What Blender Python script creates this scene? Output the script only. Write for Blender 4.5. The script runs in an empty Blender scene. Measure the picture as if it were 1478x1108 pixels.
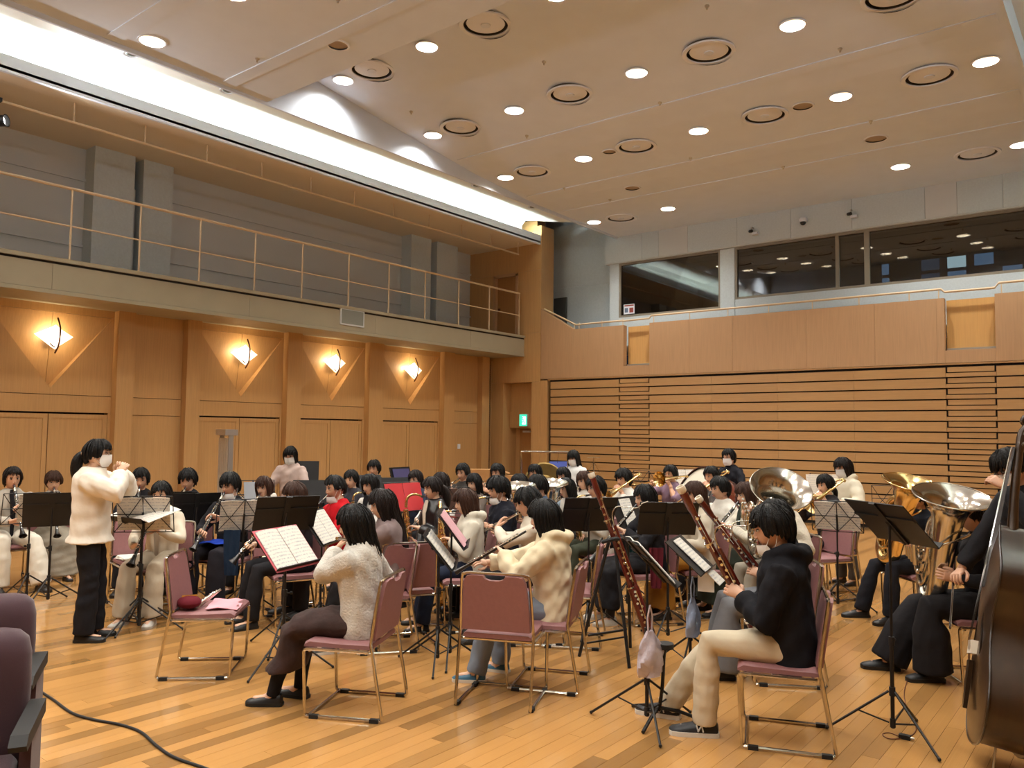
import bpy, bmesh, math, random
import numpy as np
from mathutils import Vector, Matrix, Quaternion
random.seed(7); np.random.seed(7)
PI = math.pi
SC = bpy.context.scene
COL = SC.collection
# ---------------------------------------------------------------- camera (solved from the hall's two wall directions)
F_PX, CX, CY, EYE = 1151.1, 739.0, 554.0, 1.75
def _n(v): return v / np.linalg.norm(v)
_Y = _n(np.array([1650 - CX, 634 - CY, F_PX])); _X = -_n(np.array([-720 - CX, 606 - CY, F_PX]))
_Z = -_n(np.cross(_X, _Y)) if np.cross(_X, _Y)[1] > 0 else _n(np.cross(_X, _Y))
RW = np.stack([_X, _Y, _Z])                     # camera axes -> hall axes (x across, y towards the seating bank)
def ray(u, v): return RW @ np.array([(u - CX) / F_PX, (v - CY) / F_PX, 1.0])
def onz(u, v, z=0.0):
    r = ray(u, v); t = (z - EYE) / r[2]; return (r[0] * t, r[1] * t, z)
cam = bpy.data.cameras.new('camera'); camo = bpy.data.objects.new('camera', cam); COL.objects.link(camo)
cam.sensor_width = 36.0; cam.lens = F_PX / 1478 * 36.0; cam.clip_start = 0.05; cam.clip_end = 200
_m = Matrix(((RW[0][0], -RW[0][1], -RW[0][2], 0), (RW[1][0], -RW[1][1], -RW[1][2], 0), (RW[2][0], -RW[2][1], -RW[2][2], EYE), (0, 0, 0, 1)))
q = _m.to_quaternion(); camo.rotation_mode = 'QUATERNION'; camo.rotation_quaternion = q; camo.location = (0, 0, EYE)
SC.camera = camo
# ---------------------------------------------------------------- exposure, world, lamp strengths
SC.view_settings.view_transform = 'Standard'; SC.view_settings.look = 'None'
SC.view_settings.gamma = 1.0; SC.view_settings.use_curve_mapping = False
SC.view_settings.exposure = -0.12
DOWNLIGHT_W, COVE_E, SCONCE_W, STAGE_W = 275.0, 150.0, 28.0, 275.0
WARM = (1.0, 0.96, 0.90); COVE_C = (0.86, 1.0, 0.97); SCONCE_C = (1.0, 0.76, 0.48)
wd = bpy.data.worlds.new('night'); SC.world = wd; wd.use_nodes = True
wd.node_tree.nodes['Background'].inputs[0].default_value = (0.010, 0.014, 0.025, 1)
wd.node_tree.nodes['Background'].inputs[1].default_value = 1.0
# ---------------------------------------------------------------- materials
def rgb(h):
    h = h.lstrip('#'); c = [int(h[i:i + 2], 16) / 255 for i in (0, 2, 4)]
    return tuple(x / 12.92 if x <= 0.04045 else ((x + 0.055) / 1.055) ** 2.4 for x in c)
MATS = {}
def mat(name, col, rough=0.6, metal=0.0, var=0.0, vscale=8.0, stretch=(1, 1, 1), bump=0.0, bscale=60.0, bstretch=(1, 1, 1), coat=0.0, emit=None, es=1.0, spec=0.5, objrnd=0.0, attr=None, sheen=0.0, trans=0.0):
    if name in MATS: return MATS[name]
    if isinstance(col, str): col = rgb(col)
    m = bpy.data.materials.new(name); m.use_nodes = True; nt = m.node_tree; N = nt.nodes; L = nt.links
    b = N['Principled BSDF']
    b.inputs['Base Color'].default_value = (*col, 1); b.inputs['Roughness'].default_value = rough; b.inputs['Metallic'].default_value = metal
    b.inputs['Specular IOR Level'].default_value = spec
    if coat: b.inputs['Coat Weight'].default_value = coat; b.inputs['Coat Roughness'].default_value = 0.10
    if sheen: b.inputs['Sheen Weight'].default_value = sheen; b.inputs['Sheen Roughness'].default_value = 0.5
    if trans: b.inputs['Transmission Weight'].default_value = trans
    if emit: b.inputs['Emission Color'].default_value = (*emit, 1); b.inputs['Emission Strength'].default_value = es
    tc = N.new('ShaderNodeTexCoord')
    def mapped(st):
        mp = N.new('ShaderNodeMapping'); mp.inputs['Scale'].default_value = st; L.new(tc.outputs['Object'], mp.inputs[0]); return mp
    if var or objrnd or attr:
        val = None
        hs = N.new('ShaderNodeHueSaturation'); hs.inputs['Color'].default_value = (*col, 1)
        if var:
            nz = N.new('ShaderNodeTexNoise'); nz.inputs['Scale'].default_value = vscale; nz.inputs['Detail'].default_value = 3
            L.new(mapped(stretch).outputs[0], nz.inputs['Vector'])
            mr = N.new('ShaderNodeMapRange'); mr.inputs[1].default_value = 0.3; mr.inputs[2].default_value = 0.7
            mr.inputs[3].default_value = 1 - var; mr.inputs[4].default_value = 1 + var; L.new(nz.outputs[0], mr.inputs[0]); val = mr.outputs[0]
        if objrnd or attr:
            if attr: src = N.new('ShaderNodeAttribute'); src.attribute_name = attr; so = src.outputs['Fac']
            else: src = N.new('ShaderNodeObjectInfo'); so = src.outputs['Random']
            cr = N.new('ShaderNodeValToRGB'); e = cr.color_ramp.elements
            e[0].position = 0; e[0].color = (1 - objrnd,) * 3 + (1,); e[1].position = 1; e[1].color = (1 + objrnd * 0.22,) * 3 + (1,)
            for kp, kv in ((.10, .92), (.13, .55), (.24, .45), (.28, .08)): k = cr.color_ramp.elements.new(kp); k.color = (1 - objrnd * kv,) * 3 + (1,)
            L.new(so, cr.inputs[0])
            if val is not None:
                mu = N.new('ShaderNodeMath'); mu.operation = 'MULTIPLY'; L.new(val, mu.inputs[0]); L.new(cr.outputs[0], mu.inputs[1]); val = mu.outputs[0]
            else: val = cr.outputs[0]
        L.new(val, hs.inputs['Value']); L.new(hs.outputs[0], b.inputs['Base Color'])
    if bump:
        nb = N.new('ShaderNodeTexNoise'); nb.inputs['Scale'].default_value = bscale; nb.inputs['Detail'].default_value = 2
        L.new(mapped(bstretch).outputs[0], nb.inputs['Vector'])
        bp = N.new('ShaderNodeBump'); bp.inputs['Strength'].default_value = bump; bp.inputs['Distance'].default_value = 0.01
        L.new(nb.outputs[0], bp.inputs['Height']); L.new(bp.outputs[0], b.inputs['Normal'])
    MATS[name] = m; return m
def emat(name, col, s):
    m = bpy.data.materials.new(name); m.use_nodes = True; nt = m.node_tree; nt.nodes.clear()
    e = nt.nodes.new('ShaderNodeEmission'); e.inputs[0].default_value = (*col, 1); e.inputs[1].default_value = s
    o = nt.nodes.new('ShaderNodeOutputMaterial'); nt.links.new(e.outputs[0], o.inputs[0]); MATS[name] = m; return m
def glassmat(name, tint, refl, rough=0.02):
    m = bpy.data.materials.new(name); m.use_nodes = True; nt = m.node_tree; nt.nodes.clear(); N = nt.nodes; L = nt.links
    t = N.new('ShaderNodeBsdfTransparent'); t.inputs[0].default_value = (*tint, 1)
    g = N.new('ShaderNodeBsdfGlossy'); g.inputs['Roughness'].default_value = rough
    f = N.new('ShaderNodeFresnel'); f.inputs[0].default_value = refl
    mx = N.new('ShaderNodeMixShader'); L.new(f.outputs[0], mx.inputs[0]); L.new(t.outputs[0], mx.inputs[1]); L.new(g.outputs[0], mx.inputs[2])
    o = N.new('ShaderNodeOutputMaterial'); L.new(mx.outputs[0], o.inputs[0]); MATS[name] = m; return m
# ---------------------------------------------------------------- mesh building
class MB:
    """collects boxes, tubes, lathes and lofts; build() links them as ONE mesh object"""
    def __init__(s): s.v = []; s.f = []; s.mi = []
    def add(s, vs, fs, m=0):
        o = len(s.v); s.v.extend([tuple(map(float, p)) for p in vs]); s.f.extend([tuple(i + o for i in f) for f in fs]); s.mi.extend([m] * len(fs)); return s
    def box(s, c, d, rot=None, m=0):
        hx, hy, hz = d[0] / 2, d[1] / 2, d[2] / 2
        vs = [Vector((x, y, z)) for x in (-hx, hx) for y in (-hy, hy) for z in (-hz, hz)]
        if rot is not None: vs = [rot @ p for p in vs]
        c = Vector(c)
        return s.add([p + c for p in vs], [(0, 1, 3, 2), (4, 6, 7, 5), (0, 4, 5, 1), (2, 3, 7, 6), (0, 2, 6, 4), (1, 5, 7, 3)], m)
    def bb(s, x0, x1, y0, y1, z0, z1, m=0): return s.box(((x0 + x1) / 2, (y0 + y1) / 2, (z0 + z1) / 2), (x1 - x0, y1 - y0, z1 - z0), None, m)
    def prism(s, poly, ax, t0, t1, m=0):
        """poly in the plane across axis ax, extruded t0..t1"""
        def P(p, t): return {0: (t, p[0], p[1]), 1: (p[0], t, p[1]), 2: (p[0], p[1], t)}[ax]
        n = len(poly); vs = [P(p, t0) for p in poly] + [P(p, t1) for p in poly]
        fs = [(i, (i + 1) % n, n + (i + 1) % n, n + i) for i in range(n)] + [tuple(range(n))[::-1], tuple(range(n, 2 * n))]
        return s.add(vs, fs, m)
    def rings(s, R, closed=True, cap=True, m=0):
        """R: list of rings (same count) of 3D points"""
        n = len(R[0]); vs = [p for r in R for p in r]; fs = []
        for i in range(len(R) - 1):
            for j in range(n if closed else n - 1):
                a = i * n + j; b = i * n + (j + 1) % n; fs.append((a, b, b + n, a + n))
        if cap and closed: fs += [tuple(range(n))[::-1], tuple(range((len(R) - 1) * n, len(R) * n))]
        return s.add(vs, fs, m)
    def tube(s, pts, r, n=8, cap=True, m=0, flat=1.0, upv=None, close=False):
        pts = [Vector(p) for p in pts]; k = len(pts)
        rr = r if isinstance(r, (list, tuple)) else [r] * k
        R = []; prev = None
        for i, p in enumerate(pts):
            if close: t = (pts[(i + 1) % k] - pts[i - 1])
            else: t = (pts[min(i + 1, k - 1)] - pts[max(i - 1, 0)])
            if t.length < 1e-9: t = Vector((0, 0, 1))
            t.normalize()
            if prev is None:
                a = Vector(upv) if upv is not None else (Vector((0, 0, 1)) if abs(t.z) < 0.9 else Vector((1, 0, 0)))
                a = (a - t * a.dot(t)).normalized()
            else:
                a = prev - t * prev.dot(t); a = a.normalized() if a.length > 1e-6 else prev
            prev = a; b = t.cross(a)
            R.append([p + (a * math.cos(2 * PI * j / n) * flat + b * math.sin(2 * PI * j / n)) * rr[i] for j in range(n)])
        if close: R.append(R[0]); cap = False
        return s.rings(R, True, cap, m)
    def lathe(s, prof, n=24, origin=(0, 0, 0), axis=(0, 0, 1), m=0, cap=True):
        """prof: (radius, height along axis)"""
        ax = Vector(axis).normalized(); o = Vector(origin)
        a = ax.orthogonal().normalized(); b = ax.cross(a)
        R = [[o + ax * h + (a * math.cos(2 * PI * j / n) + b * math.sin(2 * PI * j / n)) * max(r, 1e-4) for j in range(n)] for r, h in prof]
        return s.rings(R, True, cap, m)
    def sphere(s, c, r, n=12, k=8, m=0, rot=None):
        rx, ry, rz = r if isinstance(r, (list, tuple)) else (r, r, r); c = Vector(c); R = []
        for i in range(k + 1):
            th = PI * i / k; q = max(math.sin(th), 0.02)
            ring = [Vector((rx * q * math.cos(2 * PI * j / n), ry * q * math.sin(2 * PI * j / n), -rz * math.cos(th))) for j in range(n)]
            R.append([(rot @ p if rot is not None else p) + c for p in ring])
        return s.rings(R, True, True, m)
    def mesh(s, name, mats, smooth=35):
        me = bpy.data.meshes.new(name); me.from_pydata(s.v, [], s.f)
        for mm in (mats if isinstance(mats, (list, tuple)) else [mats]): me.materials.append(mm)
        if any(s.mi): me.polygons.foreach_set('material_index', s.mi)
        bm = bmesh.new(); bm.from_mesh(me); bmesh.ops.recalc_face_normals(bm, faces=bm.faces); bm.to_mesh(me); bm.free()
        if smooth:
            me.polygons.foreach_set('use_smooth', [True] * len(me.polygons)); me.set_sharp_from_angle(angle=math.radians(smooth))
        me.update(); return me
    def build(s, name, mats, parent=None, smooth=35, **tags):
        return link(name, s.mesh(name, mats, smooth), parent, **tags)
def link(name, me, parent=None, loc=None, mtx=None, **tags):
    o = bpy.data.objects.new(name, me); COL.objects.link(o)
    if parent is not None: o.parent = parent
    if mtx is not None: o.matrix_basis = mtx
    if loc is not None: o.location = loc
    for k, v in tags.items(): o['category' if k == 'cat' else k] = v
    return o
def thing(name, label, cat, loc=(0, 0, 0), rz=0.0, group=None, mtx=None):
    o = bpy.data.objects.new(name, None); COL.objects.link(o); o.empty_display_size = 0.1
    if mtx is not None: o.matrix_basis = mtx
    else: o.location = loc; o.rotation_euler = (0, 0, rz)
    o['label'] = label; o['category'] = cat
    if group: o['group'] = group
    return o
def struct(name, label=None, parent=None):
    o = bpy.data.objects.new(name, None); COL.objects.link(o); o['kind'] = 'structure'
    if label: o['label'] = label
    return o
def bez(p0, p1, p2, p3, n=10):
    P = [Vector(p) for p in (p0, p1, p2, p3)]
    return [P[0] * (1 - t) ** 3 + P[1] * 3 * t * (1 - t) ** 2 + P[2] * 3 * t * t * (1 - t) + P[3] * t ** 3 for t in [i / n for i in range(n + 1)]]
def smoothpath(pts, n=4):
    P = [Vector(p) for p in pts]; out = []
    for i in range(len(P) - 1):
        a, b, c, d = P[max(i - 1, 0)], P[i], P[i + 1], P[min(i + 2, len(P) - 1)]
        for j in range(n):
            t = j / n
            out.append(0.5 * ((2 * b) + (c - a) * t + (2 * a - 5 * b + 4 * c - d) * t * t + (3 * b - a - 3 * c + d) * t ** 3))
    out.append(P[-1]); return out
def arc(c, r, a0, a1, n, plane='xz'):
    out = []
    for i in range(n + 1):
        a = a0 + (a1 - a0) * i / n; x, y = r * math.cos(a), r * math.sin(a)
        out.append(Vector(c) + Vector({'xz': (x, 0, y), 'xy': (x, y, 0), 'yz': (0, x, y)}[plane]))
    return out
def spot(loc, W, col, ang=150, blend=0.7, rad=0.07, name='lamp_light', parent=None):
    l = bpy.data.lights.new(name, 'SPOT'); l.energy = W; l.color = col; l.spot_size = math.radians(ang); l.spot_blend = blend; l.shadow_soft_size = rad
    o = bpy.data.objects.new(name, l); COL.objects.link(o); o.location = loc
    if parent: o.parent = parent
    return o
def point(loc, W, col, rad=0.05, name='lamp_light', parent=None):
    l = bpy.data.lights.new(name, 'POINT'); l.energy = W; l.color = col; l.shadow_soft_size = rad
    o = bpy.data.objects.new(name, l); COL.objects.link(o); o.location = loc
    if parent: o.parent = parent
    return o
# ================================================================ THE HALL
XL, XR, YB, YF = -13.58, 2.38, 16.3, -4.0
def mx(x): return -11.2 - x                       # the hall mirrors about x = -5.6
WOOD = mat('wall_wood', '#b9925f', 0.42, var=0.07, vscale=5, stretch=(9, 9, 0.35), bump=0.05, bscale=40, bstretch=(5, 5, 0.2), coat=0.15)
WOODL = mat('parapet_wood', '#b08c66', 0.6, var=0.06, vscale=6, stretch=(9, 9, 0.35), bump=0.05, bscale=40, bstretch=(5, 5, 0.2))
WOODB = mat('seating_wood', '#ab8556', 0.4, var=0.06, vscale=6, stretch=(0.5, 6, 9), objrnd=0.06, bump=0.04, bscale=40, bstretch=(.3, 5, 5), coat=0.15)
DARK = mat('dark_gap', '#120d09', 0.8)
GREYW = mat('acoustic_grey', '#bcc7cb', 0.85, var=0.05, vscale=30, bump=0.15, bscale=260)
GREYP = mat('grey_panel', '#c2c7c8', 0.8, bump=0.1, bscale=300)
FASC = mat('fascia_grey_green', '#989079', 0.6, var=0.04, vscale=2)
CREAM = mat('cream_paint', '#cdb796', 0.45)
CEILM = mat('ceiling_board', '#cfdae8', 0.8, var=0.02, vscale=3, bump=0.05, bscale=400)
WHITEP = mat('white_paint', '#d9e0ea', 0.6)
ALU = mat('aluminium', '#b9b7b0', 0.35, metal=0.9)
# ---- floor: maple strips, each its own edges
FL_BASE = mat('subfloor', '#4a3016', 0.8)
PLK = dict(rough=0.16, var=0.07, vscale=3.0, stretch=(14, 0.9, 1), objrnd=0.42, bump=0.03, bscale=3.0, bstretch=(3, 0.6, 1), coat=0.45)
PLANK = mat('maple_plank', '#ba8a50', **PLK); PLANK2 = mat('maple_plank_far', '#ba8a50', attr='tone', **PLK)
floor = MB().bb(XL - .3, XR + .3, YF - .3, 17.6, -0.2, -0.024).build('floor', FL_BASE, None, 0, kind='structure', label='polished maple strip floor of the hall')
PW = 0.094
planks = []
x = XL
while x < XR - 0.01:
    y = YF - random.uniform(0, 1.2)
    while y < 17.0:
        Lp = random.choice((0.9, 1.2, 1.5, 1.8)); planks.append((x, min(x + PW, XR), max(y, YF), min(y + Lp, 17.0))); y += Lp
    x += PW
def pix(p):
    c = RW.T @ (np.array(p) - np.array([0, 0, EYE])); return CX + F_PX * c[0] / c[2], CY + F_PX * c[1] / c[2], c[2]
def score(p):
    c = ((p[0] + p[1]) / 2, (p[2] + p[3]) / 2, 0); u, v, d = pix(c)
    return d if d > 0.5 and -60 < u < 1540 and v < 1180 else 1e3 + d
planks.sort(key=score)
pm = MB().box((0, 0, -0.012), (1, 1, 0.024)).mesh('plank', PLANK, 0)
g = 0.0008
for a, b, c, d in planks[:300]:
    o = link('plank', pm, floor); o.location = ((a + b) / 2, (c + d) / 2, random.uniform(-.0006, 0)); o.scale = (b - a - 2 * g, d - c - 2 * g, 1)
mb = MB(); tone = []
for a, b, c, d in planks[300:]:
    if d - c < 0.01: continue
    mb.bb(a + .0003, b - .0003, c + .0003, d - .0003, -0.024, -.0003); tone += [random.random()] * 6
fo = mb.build('plank_field', PLANK2, floor, 0, kind='stuff')
at = fo.data.attributes.new('tone', 'FLOAT', 'FACE'); at.data.foreach_set('value', tone)
# ---- side wall with pilasters, folded V panels, doors
SW = {}
def side_wall(name, flip, label, doors0):
    X = (lambda x: mx(x)) if flip else (lambda x: x)
    def bb(m, x0, x1, y0, y1, z0, z1): a, b = sorted((X(x0), X(x1))); return m.bb(a, b, y0, y1, z0, z1)
    w = bb(MB(), XL - .30, XL - .22, YF - .3, YB + .6, 0, 3.72).build(name, WOOD, None, 0, kind='structure', label=label)
    def part(n, mt, *b, bev=0): return bb(MB(), *b).build(n, mt, w, 0)
    pil = [(-3.6, -3.3), (-1.2, -.9), (1.1, 1.4), (2.2, 2.5), (4.12, 4.40), (6.33, 6.62), (7.57, 7.84), (9.72, 10.06), (11.88, 12.30), (14.30, 14.67), (15.73, 16.02)]
    for a, b in pil: part('pilaster', WOOD, XL - .22, XL + .16, a, b, 0, 3.70)
    vb = [(4.40, 6.33), (7.84, 9.72), (10.06, 11.88), (12.30, 14.30)]
    pb = [(YF, -3.6), (-3.3, -1.2), (-.9, 1.1), (1.4, 2.2), (2.5, 4.12), (6.62, 7.57), (14.67, 15.73)]
    part('skirting', WOOD, XL - .1, XL + .02, YF, YB, 0, .09)
    for a, b in pb:
        for z0, z1 in ((.09, 1.955), (1.965, 2.255), (2.265, 3.70)): part('panel', WOOD, XL - .22, XL, a + .004, b - .004, z0, z1)
    for i, (a, b) in enumerate(vb):
        part('panel', WOOD, XL - .22, XL, a + .004, b - .004, 1.985, 2.255)
        part('panel', WOOD, XL - .22, XL, a + .004, b - .004, 3.58, 3.70)
        m = (a + b) / 2; z0, z1, zt, za = 2.265, 3.575, 3.575, 2.36
        for p in ([(a + .004, z0), (m, z0), (m, za), (a + .03, zt), (a + .004, zt)], [(m, z0), (b - .004, z0), (b - .004, zt), (b - .03, zt), (m, za)]):
            xs = sorted((X(XL - .22), X(XL))); MB().prism(p, 0, *xs).build('panel', WOOD, w, 0)
        for sgn, e in ((0, a + .03), (1, b - .03)):       # the two halves of the sunken V, deepest at its point
            P = [(X(XL - .02), e, zt), (X(XL - .02), m - (.003 if not sgn else -.003), zt), (X(XL - .20), m - (.003 if not sgn else -.003), za)]
            Q = [(X(XL - .215), p[1], p[2]) for p in P]
            MB().add(P + Q, [(0, 1, 2), (5, 4, 3), (0, 3, 4, 1), (1, 4, 5, 2), (2, 5, 3, 0)]).build('v_panel', WOOD, w, 0)
        d = struct('door_%d' % (doors0 + i), 'pair of flush wooden doors below a V panel'); 
        for s0, s1 in ((a + .05, m - .006), (m + .006, b - .05)):
            lf = bb(MB(), XL - .12, XL - .03, s0, s1, .01, 1.955).build('door_leaf', WOOD, d, 0)
            for q in ((s0, s0 + .07, .01, 1.955), (s1 - .07, s1, .01, 1.955)): bb(MB(), XL - .03, XL - .018, q[0], q[1], q[2], q[3]).build('stile', WOOD, lf, 0)
            bb(MB(), XL - .03, XL - .018, s0 + .07, s1 - .07, 1.885, 1.955).build('top_rail', WOOD, lf, 0)
        bb(MB(), XL - .2, XL - .13, a, b, 0, 1.985).build('door_backing', DARK, d, 0)
        for q in ((a, a + .046), (b - .046, b)): bb(MB(), XL - .13, XL, q[0], q[1], 0, 1.985).build('jamb', WOOD, d, 0)
    return w
wl = side_wall('wall_left', False, 'honey wood side wall with pilasters and sunken V panels', 1)
side_wall('wall_right', True, 'honey wood side wall facing the V panel wall', 11)
# louvre grille by the corner
lg = thing('louvre_grille', 'tall dark louvre grille beside the last pilaster', 'grille', (XL, 16.14, 0))
MB().bb(-.1, -.02, -.12, .12, .1, 3.6).build('backing', mat('louvre_dark', '#3a2620', .7), lg, 0)
sl = MB().box((0, 0, 0), (.05, .22, .012), Matrix.Rotation(.5, 3, 'Y')).mesh('slat', mat('louvre_slat', '#5d4034', .6), 0)
for i in range(58): link('slat', sl, lg, (-.02, 0, .15 + i * .059))
for yy in (-.12, .12): MB().bb(-.03, .03, yy - .012, yy + .012, .1, 3.62).build('frame', WOOD, lg, 0)
sw = thing('wall_switch', 'small white switch plate on the wood panel by the louvre grille', 'switch', (XL, 15.03, 1.37))
MB().bb(0, .012, -.05, .05, -.06, .06).build('plate', WHITEP, sw, 0); MB().bb(.012, .02, -.02, .02, -.03, .03).build('rocker', WHITEP, sw, 0)
# ---- wall sconces
GLOW = emat('sconce_glass', (1.0, 0.84, 0.62), 1.1); _nt = GLOW.node_tree; _tr = _nt.nodes.new('ShaderNodeBsdfTranslucent'); _ad = _nt.nodes.new('ShaderNodeAddShader')
_nt.links.new(_nt.nodes['Emission'].outputs[0], _ad.inputs[0]); _nt.links.new(_tr.outputs[0], _ad.inputs[1]); _nt.links.new(_ad.outputs[0], _nt.nodes['Material Output'].inputs[0])
BRONZE = mat('bronze', '#5b3a22', .35, metal=.8)
def sconce(y, i):
    t = thing('wall_sconce', ['diamond glass wall sconce above the doors beside the conductor', 'diamond glass wall sconce above the doors behind the tubular bells', 'diamond glass wall sconce above the doors behind the glockenspiel player', 'diamond glass wall sconce above the doors closest to the louvre grille'][i], 'wall lamp', (XL + .02, y, 3.17), group='wall sconces')
    pl = [(-.30, .02), (-.06, .15), (0, .19), (.07, .13), (.28, .02), (.05, -.15), (0, -.20), (-.06, -.16)]
    g_ = MB(); P = [(0.10 - abs(p[0]) * .12, p[0], p[1]) for p in pl]
    g_.add(P + [(.125, 0, 0)] + [(p[0] - .012, p[1], p[2]) for p in P], [(k, (k + 1) % 8, 8) for k in range(8)] + [((k + 1) % 8, k, 9 + k, 9 + (k + 1) % 8) for k in range(8)] + [tuple(range(16, 8, -1))])
    g_.build('glass_shade', GLOW, t, 0)
    MB().tube(smoothpath([(.11, .02, .30), (.17, .035, .15), (.185, .03, 0), (.165, .02, -.15), (.10, 0, -.26)]), .013, 6, flat=1.4).build('strap', BRONZE, t)
    MB().tube(smoothpath([(.13, -.02, -.17), (.14, -.06, -.15), (.13, -.09, -.11)]), .010, 6).build('hook', BRONZE, t)
    MB().lathe([(.05, -.03), (.05, .015), (.03, .02)], 12, (0, 0, 0), (1, 0, 0)).build('back_plate', BRONZE, t)
    point((.075, 0, .02), SCONCE_W, SCONCE_C, .03, parent=t)
for i, y in enumerate((5.365, 8.78, 10.97, 13.30)): sconce(y, i)
# ---- side balconies, upper walls, coves
XF = -12.5
TUBE = emat('cove_tube', COVE_C, COVE_E)
def side_upper(flip):
    X = (lambda x: mx(x)) if flip else (lambda x: x)
    def bb(m, x0, x1, y0, y1, z0, z1): a, b = sorted((X(x0), X(x1))); return m.bb(a, b, y0, y1, z0, z1)
    side = 'right' if flip else 'left'
    b = struct('balcony_' + side, 'grey green balcony ledge above the panelled wall')
    bb(MB(), -14.8, XF - .03, YF, YB, 3.70, 4.18).build('balcony_slab', FASC, b, 0)
    ys = [YF, -1.2, 1.8, 5.0 - .1, 8.2, 11.2, 14.2, YB]
    for y0, y1 in zip(ys[:-1], ys[1:]): bb(MB(), XF - .03, XF, y0 + .002, y1 - .002, 3.76, 4.14).build('fascia_panel', FASC, b, 0)
    bb(MB(), XF - .03, XF + .012, YF, YB, 3.695, 3.755).build('lower_lip', FASC, b, 0)
    bb(MB(), XF - .2, XF + .03, YF, YB, 4.175, 4.235).build('coping', FASC, b, 0)
    bb(MB(), XF - .03, XF - .012, YF, YB, 4.14, 4.175).build('shadow_joint', DARK, b, 0)
    u = bb(MB(), -14.9, -14.4, YF, YB + .6, 4.18, 7.4).build('wall_upper_' + side, GREYP, None, 0, kind='structure', label='grey acoustic upper wall behind the balcony')
    for y0, y1 in ((-1.9, -1.25), (-1.1, -.5), (6.10, 6.80), (6.96, 7.52), (13.70, 14.40), (14.62, 15.40)):
        bb(MB(), -14.4, -14.05, y0, y1, 4.22, 6.6).build('pier', GREYW, u, 0)
    for y0, y1 in ((YF, -1.9), (-.5, 6.10), (7.52, 13.70), (15.4, YB)):
        bb(MB(), -14.4, -14.36, y0, y1, 6.02, 6.07).build('ledge_strip', GREYP, u, 0); bb(MB(), -14.4, -14.36, y0, y1, 4.86, 4.90).build('ledge_strip', GREYP, u, 0)
    for y0 in (6.87, 14.51): MB().tube([(X(-14.25), y0, 4.2), (X(-14.25), y0, 6.05)], .05, 10).build('riser_pipe', GREYP, u); MB().tube([(X(-14.25), y0, 6.0), (X(-14.25), y0, 6.6)], .028, 8).build('riser_pipe', GREYP, u)
    c = struct('cove_' + side, 'balcony soffit and light cove')
    bb(MB(), -14.4, -12.0, YF, YB, 6.60, 6.64).build('soffit', CREAM if False else mat('soffit_paint', '#dcd0bc', .7), c, 0)
    bb(MB(), -12.06, -12.0, YF, YB, 6.56, 6.80).build('cove_lip', WHITEP, c, 0)
    prof = [(-10.1, 6.92), (-10.6, 6.94), (-11.1, 7.0), (-11.6, 7.09), (-12.1, 7.19), (-12.5, 7.26), (-12.62, 7.15), (-12.62, 6.62)]
    for (xa, za), (xb, zb) in zip(prof[:-1], prof[1:]): pass
    m = MB(); R = [[(X(x), y, z) for x, z in prof] for y in (YF, YB + (0 if True else 0))]; m.rings(R, False, False); m.build('cove_shell', mat('cove_white', '#e9ebe6', .75), c, 40)
    for k in range(14):
        y0 = YF + .15 + k * 1.44; t = thing('cove_lamp', 'fluorescent batten hidden behind the white cove lip', 'lamp', (X(-12.36), y0 + .7, 6.615), group='cove battens')
        MB().bb(-.05, .05, -.68, .68, -.005, .03).build('batten', WHITEP, t, 0); MB().tube([(0, -.66, .06), (0, .66, .06)], .02, 8).build('tube', TUBE, t)
    return c
side_upper(False); side_upper(True)
vt = thing('vent_grille', 'square grey vent grille in the balcony fascia', 'vent', (XF, 10.56, 4.02))
MB().bb(-.02, .02, -.31, .31, -.17, .17).build('frame', GREYP, vt, 0)
MB().bb(0, .024, -.28, .28, -.14, .14).build('mesh_panel', mat('vent_mesh', '#7d8078', .6, bump=.3, bscale=500), vt, 0)
rl = thing('balcony_railing', 'thin cream tube railing along the balcony edge', 'railing', (XF - .06, 0, 4.235))
RAILY = [-3.7 + i * 1.09 for i in range(8)] + [5.15, 6.2, 7.24, 8.32, 9.36, 10.5, 11.6, 12.7, 13.82, 14.94, 16.14]
pmesh = MB().tube([(0, 0, 0), (0, 0, 1.08)], .016, 8).mesh('post', CREAM)
for y in RAILY: link('post', pmesh, rl, (0, y, 0))
MB().tube([(0, YF, 1.09), (0, 16.16, 1.09)], .024, 8).build('top_rail', CREAM, rl); MB().tube([(0, YF, .52), (0, 16.16, .52)], .013, 8).build('middle_rail', CREAM, rl)
cr = thing('curtain_rail', 'cream rail hung on short rods under the balcony soffit', 'rail', (-12.45, 0, 6.30))
MB().tube([(0, YF, 0), (0, 15.95, 0)], .022, 8).build('rail', CREAM, cr)
hm = MB().tube([(0, 0, 0), (0, 0, .30)], .012, 6).mesh('hanger', CREAM)
for y in np.arange(-3.6, 16, 1.085): link('hanger', hm, cr, (0, float(y), 0))
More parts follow.
